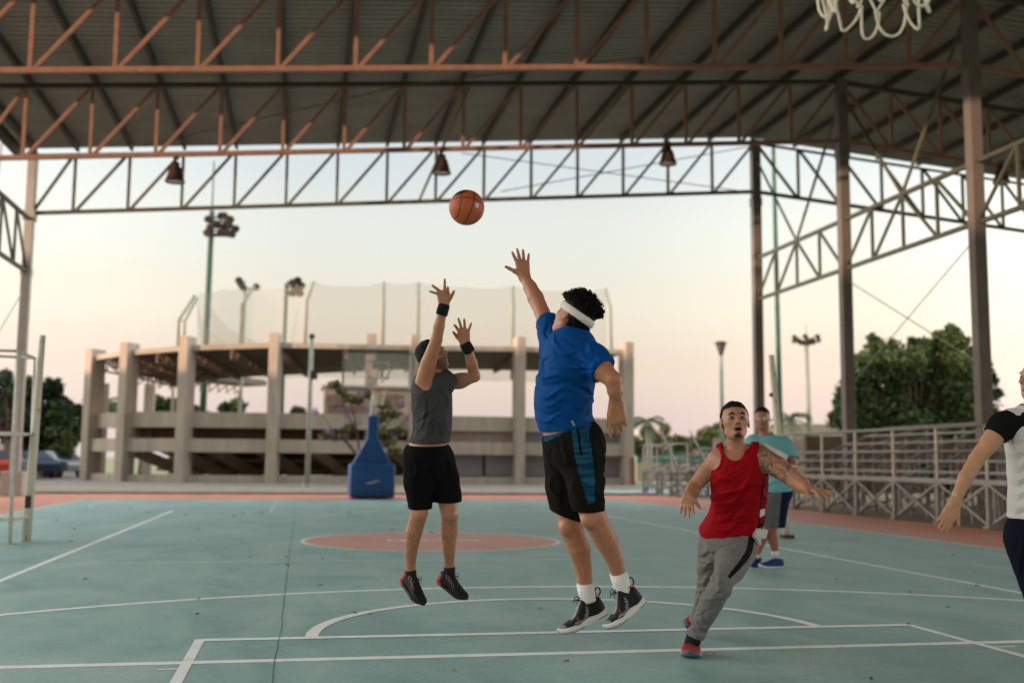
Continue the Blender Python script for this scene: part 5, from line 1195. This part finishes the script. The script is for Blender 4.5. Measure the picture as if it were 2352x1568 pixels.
def hcut2(H, ul=.067, fs=.020):
    def f(P, d):
        q = H.loc(P); n_ = .006 * vnoise(P, 95, 5); fr = np.minimum(q[:, 2] - fs - n_ - .035 * np.clip((.066 - np.abs(q[:, 0])) / .03, 0, 1) * (q[:, 1] > .03), ul - q[:, 1] + n_)
        return np.maximum(np.maximum(d - .0035 * vnoise(P, 60) - .0045 * vnoise(P, 150, 3), fr), np.where(q[:, 2] > -.045, -.0 - q[:, 1], -.06 - q[:, 1]))
    return f
V, F = nets(*field(S, .0052, post=hcut2(H2))); mkmesh('hair', V, F, M_hair, P2, None, 1)
for arm, t0 in ((ra, (.15, .95)), (la, (.1, 1.0))):
    A_, B_ = arm[-2], arm[-1]; dd_ = unit(B_ - A_); p0 = B_ - dd_ * .062; p1 = B_ + dd_ * .014
    sock(P2, [p0, p0 + (p1 - p0) * .1, p0 + (p1 - p0) * .5, p0 + (p1 - p0) * .9, p1], [.035, .0385, .039, .0375, .034], M_bandb, 'wristband')
sock(P2, [c(257, 1052, .05), c(262, 1100, .05), c(262, 1150, .05)], [.038, .037, .04], M_sockb); sock(P2, [c(578, 1025, .08), c(580, 1070, .08), c(575, 1110, .08)], [.039, .038, .04], M_sockb)
def gcol(t, z, x):
    if t < .12 and z < .5: return (.40, .03, .03)
    if .2 < t < .6 and .2 < z < .75 and math.sin(t * 60 + z * 9) > .55: return (.22, .17, .15)
    return (.013, .012, .013)
def gsole(t, z, x): return (.42, .035, .035) if t < .22 else (.012, .011, .011)
shoe(P2, c(178, 1140, .10), c(352, 1362, -.08), (.72, .45, -.55), M_shoe, M_sole, 1.05, 1.0, gcol, gsole, M_black)
shoe(P2, c(478, 1148, .12), c(712, 1318, -.02), (.56, .70, -.35), M_shoe, M_sole, 1.0, 1.0, gcol, gsole, M_black)

# ---------------------------------------------------------------- RED JERSEY PLAYER
b = space(6.3, Zm(2100, 1230, 3.016)); c = space(6.3, Zm(2080, 1650, 3.2))
P4 = empty('person', gp(c(335, 1380)), 'person in a red tank top and grey joggers running forward, tattooed arm held out', 'person')
S = Shape()
torso = [(b(715, 770, .02), (.156, .135, .115)), (b(722, 980, .05), (.150, .15, .108)), (b(700, 1200, .08), (.150, .13, .110)), (c(700, 160, .10), (.138, .10, .112))]
for q, r in torso: S.ell(q, r, .05)
S.cone(b(545, 660, .05), b(885, 625, .0), .060, .064, .04)
S.cone(b(700, 640, .03), b(682, 450, .0), .056, .050, .02); S.cone(b(695, 590, .05), b(560, 640, .06), .036, .034, .03); S.cone(b(695, 590, .05), b(850, 620, .03), .036, .034, .03)
ra = [b(505, 690, .06), b(400, 800, .06), b(285, 935, .05), b(265, 985, -.02), b(238, 1015, -.08), b(228, 1020, -.10)]
S.limb(ra, [.063, .049, .041, .040, .032, .026], .03)
la = [b(925, 660, -.02), b(1080, 740, -.08), b(1225, 855, -.14), b(1310, 910, -.19), b(1352, 945, -.24), b(1368, 955, -.25)]
S.limb(la, [.068, .060, .049, .045, .034, .028], .03)
H4 = Head(S, b(677, 318, -.01), (-.04, .34, -.94), (.0, .95, .30), 1.0, .86, mouth=1)
hand(S, ra[-1], (-.20, -.50, -.85), (-.35, .75, -.55), 1, .94, (.45, .5, .5, .45), (.14, .03, -.08, -.20), (.75, .5))
hand(S, la[-1], (.52, -.02, -.86), (.05, .96, -.10), -1, 1.0, (.55, .5, .35, .08), (.42, .14, -.16, -.50), (.9, .5))
skR = (.47, .225, .128)
Tt = [la[0], la[1], la[2]]
def tattoo(V, cc_):
    a0, b0 = la[0], la[2]; ba = b0 - a0; t = ((V - a0) @ ba) / (ba @ ba); r = np.linalg.norm(V - a0 - np.clip(t, 0, 1)[:, None] * ba, axis=1); m = (r < .09) & (t > -.12) & (t < 1.0)
    n1 = np.abs(vnoise(V, 55, 3)); n2 = np.abs(vnoise(V, 34, 9)); w_ = np.maximum(np.clip(1 - n1 / .20, 0, 1), np.clip(1 - n2 / .16, 0, 1)) * .9 + np.clip(vnoise(V, 24, 5), 0, 1) * .7
    w_ = np.where(m, np.clip(w_, 0, .9), 0)[:, None]; cc_[:] = cc_ * (1 - w_) + A3(.07, .06, .065) * w_
V, F = nets(*field(S, .0048))
lip = p_ell(H4.P(0, -.066, .095), (.025, .017, .02), H4.ax, (.42, .15, .12), .25)
pts4 = [tattoo, p_ell(H4.P(0, -.101, .080), (.019, .0085, .03), H4.ax, (.03, .02, .017), .5), p_ell(H4.P(0, -.086, .094), (.006, .006, .02), H4.ax, (.08, .05, .04), .5), p_ell(H4.P(0, -.050, .10), (.026, .003, .02), H4.ax, (.14, .08, .06), .8, .6), lip, p_ell(H4.P(0, -.066, .088), (.0175, .0075, .025), H4.ax, (.012, .006, .006), .25),
        p_ell(H4.P(0, .050, .0), (.085, .10, .1), H4.ax, skR, .1)]
for q in (-1, 1):
    pts4 += [p_ell(H4.P(q * .033, .026, .095), (.015, .0036, .03), H4.ax, (.02, .014, .011), .6), p_ell(H4.P(q * .010, -.036, .105), (.0035, .003, .01), H4.ax, (.06, .02, .02), .5), p_ell(H4.P(q * .031, .001, .088), (.019, .0085, .02), H4.ax, (.17, .08, .06), .4, .8)]
mkmesh('body', V, F, M_skin, P4, skincol(skR, pts4), 1); eyes(H4, P4, M_eyew, M_iris, (-.08, .12))
eb = MB()
for q in (-1, 1): eb.tube([W3(H4.P(q * x_, y_, z_)) for x_, y_, z_ in ((.017, .024, .102), (.029, .031, .1015), (.044, .026, .091), (.050, .019, .083))], [.0022, .0034, .0028, .0012], 6)
eb.build('eyebrow', M_hair, P4, True)
S = Shape(); S.ell(H4.P(0, .044, -.014), A3(.0795, .084, .100), .02, H4.ax); S.ell(H4.P(0, .015, -.025), A3(.0785, .060, .070), .02, H4.ax); S.ell(H4.P(0, -.02, -.062), A3(.060, .045, .034), .02, H4.ax); V, F = nets(*field(S, .0048, post=hcut2(H4))); mkmesh('hair', V, F, M_hair, P4, None, 1)
S = Shape()
for q, r in torso[:3]: S.ell(q, r, .05)
S.ell(c(695, 90, .10), (.142, .10, .118), .05)
S.cone(b(548, 665, .05), b(885, 632, .0), .062, .066, .04); S.cone(b(600, 610, .05), b(820, 600, .03), .048, .048, .04)
fb = [(b(900, 700), b(480, 1100), .013, .011), (b(860, 880), b(520, 1120), .012, .014), (b(900, 960), b(500, 1180), .011, -.013), (b(880, 1040), b(560, 1260), .012, .013), (b(860, 1120), b(470, 1270), .011, -.012), (b(820, 1230), b(450, 1340), .012, .010), (b(840, 1290), b(560, 1370), .010, -.009), (b(470, 800), b(620, 640), .010, -.006), (b(860, 620), b(640, 740), .010, -.006), (b(640, 1380), b(860, 1330), .010, .009), (b(455, 880), b(620, 860), .012, .006), (b(700, 960), b(450, 1040), .012, .007), (b(970, 900), b(960, 1080), .010, .008)]
tilt = np.stack([unit((1, .12, 0)), unit((-.12, 1, 0)), WA])
cuts = [lambda P: plane(b(640, 1428, 0), unit(A3(.13, -1, 0)))(P), hole(b(447, 630, .03), (.050, .086, .16)), hole(b(955, 660, -.03), (.048, .098, .15)), hole(b(672, 545, -.07), (.066, .083, .14)), hole(b(697, 490, .05), (.088, .080, .14)), plane(b(700, 508), (0, 1, 0))]
V, F = nets(*field(S, .0048, .015, post=foldpost(fb, .003, 13, cuts, (1, 1.2, 1), rdg=(.006, 20, (.5, 1.6, .8), .55))))
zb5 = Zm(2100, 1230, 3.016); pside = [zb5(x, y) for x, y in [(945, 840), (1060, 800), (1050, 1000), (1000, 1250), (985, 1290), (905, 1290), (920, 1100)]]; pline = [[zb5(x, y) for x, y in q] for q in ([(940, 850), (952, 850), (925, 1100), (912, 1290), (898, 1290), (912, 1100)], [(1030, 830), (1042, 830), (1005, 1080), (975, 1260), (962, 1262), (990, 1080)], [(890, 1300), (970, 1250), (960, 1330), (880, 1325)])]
pwh = [[zb5(x, y) for x, y in q] for q in ([(918, 1150), (963, 1143), (962, 1200), (912, 1222)], [(878, 1328), (975, 1330), (985, 1390), (900, 1480), (850, 1440)])]
def cr(V):
    c_ = np.tile(A3(.33, .003, .009), (len(V), 1)) * (1 + .08 * vnoise(V, 12)[:, None]); q = project(V); fr = V[:, 2] < 6.42
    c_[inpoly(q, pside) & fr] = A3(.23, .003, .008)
    for p_ in pline: c_[inpoly(q, p_) & fr] = A3(.008, .007, .008)
    for p_ in pwh: c_[inpoly(q, p_) & fr] = A3(.62, .60, .60)
    return c_
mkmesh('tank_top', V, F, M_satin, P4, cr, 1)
# white lining flap turned out at the hip
S = Shape(); S.cone(c(995, 100, .0), c(1085, 100, .02), .016, .014, .02); S.cone(c(1000, 130, .0), c(1080, 150, .03), .016, .010, .02); S.cone(c(990, 140, .0), c(1030, 220, .03), .014, .008, .02); V, F = nets(*field(S, .004, post=foldpost([], .006, 50))); mkmesh('shirt_lining', V, F, M_satin, P4, A3(.62, .60, .62))
S = Shape(); S.ell(c(700, 170, .10), (.134, .09, .118), .05); S.ell(c(715, 230, .09), (.138, .10, .118), .05)
fl4 = [c(830, 290, .03), c(730, 460, -.10), c(642, 600, -.20), c(612, 690, -.18), c(552, 800, -.12), c(505, 900, -.08), c(448, 1000, -.03), c(412, 1080, .0), c(393, 1135, .0)]
S.limb(fl4, [.092, .080, .052, .056, .057, .054, .046, .040, .043], .04); S.ell(c(655, 655, -.21), (.036, .045, .045), .03); S.ell(c(402, 1108, 0), (.044, .026, .048), .015)
bl4 = [c(570, 280, .12), c(510, 480, .18), c(492, 660, .30), c(465, 800, .48), c(430, 900, .62), c(385, 980, .72)]
S.limb(bl4, [.080, .056, .048, .044, .042, .038], .04)
fs = [(c(560, 330), c(760, 200), .014, -.012), (c(500, 300), c(740, 260), .012, .010), (c(430, 360), c(560, 330), .011, -.011), (c(430, 450), c(560, 420), .011, .011), (c(425, 530), c(540, 500), .011, -.012), (c(420, 620), c(530, 560), .011, .011), (c(600, 480), c(540, 640), .012, -.010), (c(640, 560), c(560, 760), .012, .009), (c(640, 800), c(480, 900), .011, -.008), (c(500, 880), c(470, 1040), .010, -.010), (c(350, 1010), c(470, 1060), .008, .013), (c(340, 1050), c(480, 1110), .007, -.014), (c(310, 1090), c(460, 1150), .008, .012), (c(560, 700), c(690, 720), .010, -.009), (c(420, 700), c(490, 620), .010, .010)]
V, F = nets(*field(S, .0048, .008, post=foldpost(fs, .0035, 15, rdg=(.0075, 22, (.5, 1.5, .8), .3), cuts=[plane(c(660, 95, 0), A3(0, 1, 0)), scut(c(378, 1168, 0), fl4[8] - fl4[7], fl4[8] + (fl4[8] - fl4[7]) * 3, .12)])))
zc6 = Zm(2080, 1650, 3.2); pst = [zc6(x, y) for x, y in [(920, 130), (965, 150), (980, 190), (960, 300), (905, 400), (820, 490), (728, 578), (708, 545), (790, 440), (850, 360), (895, 280), (915, 200)]]
def cj(V):
    n = np.clip(vnoise(V * np.array([1, .5, 1]), 90) * .5 + .5, 0, 1)[:, None]; c_ = A3(.165, .160, .150) * (1 - n) + A3(.215, .205, .195) * n; c_[inpoly(project(V), pst) & (V[:, 2] < 6.38)] = A3(.008, .008, .009); return c_
mkmesh('joggers', V, F, M_heather, P4, cj, 1)
def rcol(t, z, x):
    if .22 < t < .62 and z > .72: return (.012, .014, .03)
    if t < .2 and z > .5: return (.012, .014, .03)
    return (.36, .055, .035)
def rsole(t, z, x): return (.05, .12, .19) if (z < 0 or t > .8) else (.60, .56, .52)
sock(P4, [c(395, 1110, .02), c(370, 1170, .02), c(350, 1220, .02)], [.040, .044, .046], M_sockb)
shoe(P4, c(352, 1300, .20), c(332, 1388, -.055), (.02, .99, .13), M_shoe, M_sole, 1.22, 1.08, rcol, rsole, M_black)
shoe(P4, c(410, 950, .88), c(268, 1088, .72), (.55, .60, -.58), M_shoe, M_sole, 1.0, 1.0, rcol, rsole)

# ---------------------------------------------------------------- MAN IN AQUA SHIRT
b = space(11.8, Zm(2100, 1230, 3.016)); c = space(11.8, Zm(2080, 1650, 3.2))
P5 = empty('person', gp(c(1150, 455)), 'person in an aqua T-shirt and glasses holding a clipboard', 'person')
S = Shape()
torso = [(b(1010, 600, 0), (.200, .16, .135)), (b(1060, 780, 0), (.165, .17, .14)), (b(1070, 930, 0), (.155, .12, .135))]
for q, r in torso: S.ell(q, r, .06)
S.cone(b(860, 500, 0), b(1150, 530, -.02), .065, .07, .05); S.cone(b(975, 500, 0), b(945, 360, 0), .065, .06, .04)
la = [b(1170, 560, -.02), b(1215, 660, -.04), b(1235, 745, -.10), b(1150, 740, -.24), b(1060, 700, -.28), b(1045, 690, -.28)]
S.limb(la, [.066, .054, .045, .042, .03, .028], .03)
ra = [b(850, 520, 0), b(850, 650, 0), b(870, 760, -.05), b(920, 720, -.2), b(960, 700, -.24)]
S.limb(ra, [.062, .052, .043, .040, .028], .03)
hand(S, la[-1], (-.9, .3, -.1), (0, .2, -1), 1, .95, (.9, .9, 1, 1)); hand(S, ra[-1], (.8, .4, -.1), (0, .2, -1), -1, .95, (.9, .9, 1, 1))
ll = [b(1110, 980, 0), b(1080, 1180, -.02), c(1155, 40, -.03), c(1165, 160, .0), c(1190, 290, .02)]; S.limb(ll, [.095, .085, .058, .058, .038], .03)
rl = [b(1000, 980, 0), c(1110, -60, -.03), c(1085, 60, -.06), c(1050, 180, .0), c(1005, 320, .02)]; S.limb(rl, [.095, .085, .058, .055, .036], .03)
H5 = Head(S, b(935, 285, 0), (-.25, .08, -.96), (0, 1, .05), 1.03, 1.12)
V, F = nets(*field(S, .0068)); mkmesh('body', V, F, M_skin, P5, skincol((.36, .15, .095), [p_ell(H5.P(0, -.062, .094), (.024, .009, .02), H5.ax, (.30, .10, .08), .3)])); eyes(H5, P5, M_eyew, M_iris)
S = Shape()
for q, r in torso: S.ell(q, r, .06)
S.cone(b(862, 505, 0), b(1150, 535, -.02), .068, .074, .05); S.cone(b(975, 500, 0), b(970, 450, 0), .085, .07, .04)
S.limb([la[0], la[1]], [.074, .070], .04); S.limb([ra[0], b(850, 620, 0)], [.070, .066], .04)
fb = [(b(900, 700), b(1100, 600), .02, .012), (b(950, 850), b(1150, 700), .02, -.012), (b(950, 950), b(1150, 850), .02, .012), (b(900, 560), b(1000, 640), .02, -.008)]
V, F = nets(*field(S, .0068, .016, post=foldpost(fb, .005, 10, [plane(b(1080, 978), A3(0, -1, 0)), scut(b(1225, 668, -.05), la[2] - la[1], la[3], .12), scut(b(852, 640, 0), ra[2] - ra[1], ra[3], .10), hole(b(955, 415, -.01), (.088, .05, .09))])))
mkmesh('shirt', V, F, M_cloth, P5, A3(.17, .43, .46))
S = Shape(); S.ell(b(1070, 990, 0), (.158, .10, .14), .05); S.limb([ll[0], ll[1], b(1075, 1290, -.03)], [.11, .10, .085], .05); S.limb([rl[0], c(1115, -100, -.03), c(1100, 30, -.05)], [.105, .095, .08], .05)
V, F = nets(*field(S, .0068, .008, post=foldpost([(b(1040, 1000), b(1030, 1250), .02, -.01)], .006, 10, [plane(b(1060, 1308), A3(-.1, -1, 0)), plane(b(1070, 965), A3(0, 1, 0))])))
mkmesh('shorts', V, F, M_cloth, P5, lambda V: np.where((V[:, 0] > (b(1090, 1100)[0] + (b(1040, 1300)[0] - b(1090, 1100)[0]) * np.clip((b(0, 1000)[1] - V[:, 1]) / .36, 0, 1) * .5))[:, None], A3(.010, .016, .045), A3(.13, .13, .13)))
S = Shape(); S.ell(H5.P(0, .048, -.016), A3(.082, .084, .097), .02, H5.ax); S.ell(H5.P(0, .015, -.025), A3(.0785, .060, .070), .02, H5.ax); S.ell(H5.P(0, -.02, -.062), A3(.060, .045, .034), .02, H5.ax); V, F = nets(*field(S, .006, post=hcut2(H5))); mkmesh('hair', V, F, M_hair, P5, None, 1)
g_ = MB()
for q in (-1, 1): g_.sphere((0, 0, 0), (.001, .001, .001), 4, 3)
g_ = MB()
for q in (-1, 1): g_.tube([W3(H5.P(q * .032 + .024 * math.cos(t_), .0 + .017 * math.sin(t_), .104)) for t_ in [i * 6.283 / 12 for i in range(13)]], .0022, 5, False)
g_.tube([W3(H5.P(-.008, .004, .108)), W3(H5.P(.008, .004, .108))], .002, 5)
for q in (-1, 1): g_.tube([W3(H5.P(q * .056, .004, .103)), W3(H5.P(q * .080, .0, .0))], .002, 5)
gl = g_.build('glasses', M_alu, P5, True)
g_ = MB()
for q in (-1, 1): g_.lathe(W3(H5.P(q * .032, 0, .105)), [(.001, 0), (.022, .0), (.022, .0015), (.001, .0015)], 14, axis=(W3(H5.f * 1 + A3(0, 0, 0)) - W3(A3(0, 0, 0))))
g_.build('lens', mat('spectacle_lens', (.72, .68, .66), .08, spec=.9, alpha=.55), gl, True)
cb_ = [b(965, 520, -.24), b(1188, 630, -.26), b(1165, 690, -.30), b(950, 600, -.28)]
g_ = MB(); n_ = W3(cb_[0]) - W3(cb_[0] + WA * .006); g_.prism([W3(x) for x in cb_], tuple(-n_)); o = g_.build('clipboard', M_white); tag(o, 'white clipboard held against the chest of the man in the aqua shirt', 'clipboard')
def acol(t, z, x): return (.012, .012, .015) if (t < .14 and z > .3) or (.4 < t < .65 and z > .9) else (.008, .04, .19)
sock(P5, [c(1183, 290, .02), c(1190, 340, .02)], [.042, .043], M_sock); sock(P5, [c(1003, 318, .02), c(995, 350, .03)], [.040, .042], M_sock)
shoe(P5, c(1268, 470, .05), c(1022, 462, -.06), (0, 1, 0), M_shoe, M_sole, 1.0, 1.0, acol, None)
shoe(P5, c(1005, 415, .16), c(938, 496, -.02), (.3, .78, -.5), M_shoe, M_sole, 1.0, 1.0, acol, None)

# ---------------------------------------------------------------- MAN AT THE RIGHT EDGE
b = space(6.0, Zm(2900, 1100, 1.96))
P6 = empty('person', gp(b(720, 1900)), 'person at the right edge in a white vest over a black sleeve', 'person')
S = Shape()
torso = [(b(735, 560, .0), (.155, .16, .125)), (b(735, 760, .0), (.135, .17, .112)), (b(735, 960, .0), (.130, .13, .115)), (b(740, 1090, 0), (.135, .11, .12))]
for q, r in torso: S.ell(q, r, .06)
S.cone(b(600, 470, -.02), b(880, 470, .04), .068, .068, .05); S.cone(b(740, 430, 0), b(735, 300, -.01), .062, .058, .04)
ra = [b(530, 480, -.04), b(450, 590, -.06), b(370, 690, -.08), b(300, 810, -.12), b(255, 905, -.15), b(238, 955, -.16)]
S.limb(ra, [.062, .050, .041, .039, .030, .026], .03)
la = [b(950, 480, .05), b(1040, 700, .05), b(1100, 900, -.02)]; S.limb(la, [.066, .05, .035], .03)
hand(S, ra[-1], (-.48, -.87, -.08), (-.1, .1, -1), 1, 1.0, (.22, .20, .15, .2), (-.02, -.04, -.05, -.06), (.60, .1))
hand(S, la[-1], (.2, -.95, -.1), (.8, 0, -.6), -1, .95)
ll = [b(680, 1180, -.05), b(765, 1450, -.08), b(860, 1800, .0), b(900, 2100, .05), b(900, 2260, .05)]; S.limb(ll, [.095, .085, .058, .055, .038], .03)
l2 = [b(840, 1180, .05), b(980, 1500, .03), b(1090, 1800, .0), b(1130, 2100, .05), b(1130, 2260, .05)]; S.limb(l2, [.095, .085, .058, .055, .038], .03)
H6 = Head(S, b(752, 193, -.01), (-.95, .12, -.28), (.05, 1, 0), 1.0)
V, F = nets(*field(S, .0052)); mkmesh('body', V, F, M_skin, P6, skincol((.50, .26, .145), [p_ell(H6.P(0, -.062, .096), (.024, .011, .02), H6.ax, (.45, .15, .13), .3), p_ell(H6.P(0, -.085, .07), (.05, .03, .04), H6.ax, (.36, .22, .16), .4, .5), p_hairy(ra[2], ra[4], .08, .07, 170)])); eyes(H6, P6, M_eyew, M_iris)
S = Shape(); S.ell(b(700, 480, 0), (.12, .09, .11), .05); S.cone(b(600, 470, -.02), b(880, 470, .04), .070, .070, .05); S.limb([ra[0], b(475, 555, -.055)], [.066, .056], .04); S.limb([la[0], la[1]], [.066, .055], .04)
V, F = nets(*field(S, .0052, .010, post=foldpost([], .002, 14, [scut(b(487, 548, -.05), ra[1] - ra[0], ra[3], .13)]))); mkmesh('undershirt', V, F, M_cloth, P6, A3(.010, .010, .011))
S = Shape()
for q, r in torso: S.ell(q, r, .06)
S.cone(b(585, 468, -.02), b(880, 460, .03), .068, .068, .05); S.cone(b(740, 450, 0), b(735, 390, 0), .085, .068, .04)
fb = [(b(590, 600 + 42 * k), b(690, 585 + 44 * k), .010, (.006 if k % 2 else -.006)) for k in range(11)] + [(b(610, 560), b(660, 760), .012, .006)]
V, F = nets(*field(S, .0052, .016, post=foldpost(fb, .003, 16, rdg=(.003, 24, (.5, 1.6, .8), .0), cuts=[plane(b(700, 1055), A3(0, -1, 0)), scut(b(572, 470, -.04), (-1, -.1, -.0), b(430, 560, -.06), .16), scut(b(890, 470, .04), (1, 0, 0), b(1050, 560, .06), .16), hole(b(735, 350, -.01), (.08, .05, .08))])))
mkmesh('vest', V, F, M_satin, P6, A3(.64, .62, .60))
S = Shape(); S.ell(b(738, 1110, 0), (.142, .10, .125), .05); S.limb([ll[0], ll[1], ll[2]], [.108, .10, .07], .05); S.limb([l2[0], l2[1], l2[2]], [.108, .10, .07], .05); S.limb(ll[2:], [.07, .062, .05], .04); S.limb(l2[2:], [.07, .062, .05], .04)
fs = [(b(610, 1130), b(680, 1300), .014, .012), (b(640, 1180), b(690, 1420), .014, -.012), (b(590, 1250), b(640, 1400), .012, .010)]
V, F = nets(*field(S, .0052, .012, post=foldpost(fs, .006, 11, [plane(b(738, 1030), A3(0, 1, 0))]))); mkmesh('trousers', V, F, M_cloth, P6, A3(.008, .011, .022))
S = Shape(); S.ell(H6.P(0, .046, -.022), A3(.080, .083, .094), .02, H6.ax); S.ell(H6.P(0, .015, -.025), A3(.0785, .060, .070), .02, H6.ax); S.ell(H6.P(0, -.02, -.062), A3(.060, .045, .034), .02, H6.ax); V, F = nets(*field(S, .006, post=hcut2(H6))); mkmesh('hair', V, F, M_hair, P6, None, 1)
for l_ in (ll, l2): shoe(P6, l_[4] + A3(.09, -.07, .0), l_[4] + A3(-.19, -.075, -.05), (0, 1, 0), M_shoe, M_sole, 1, 1, None, None, M_black)
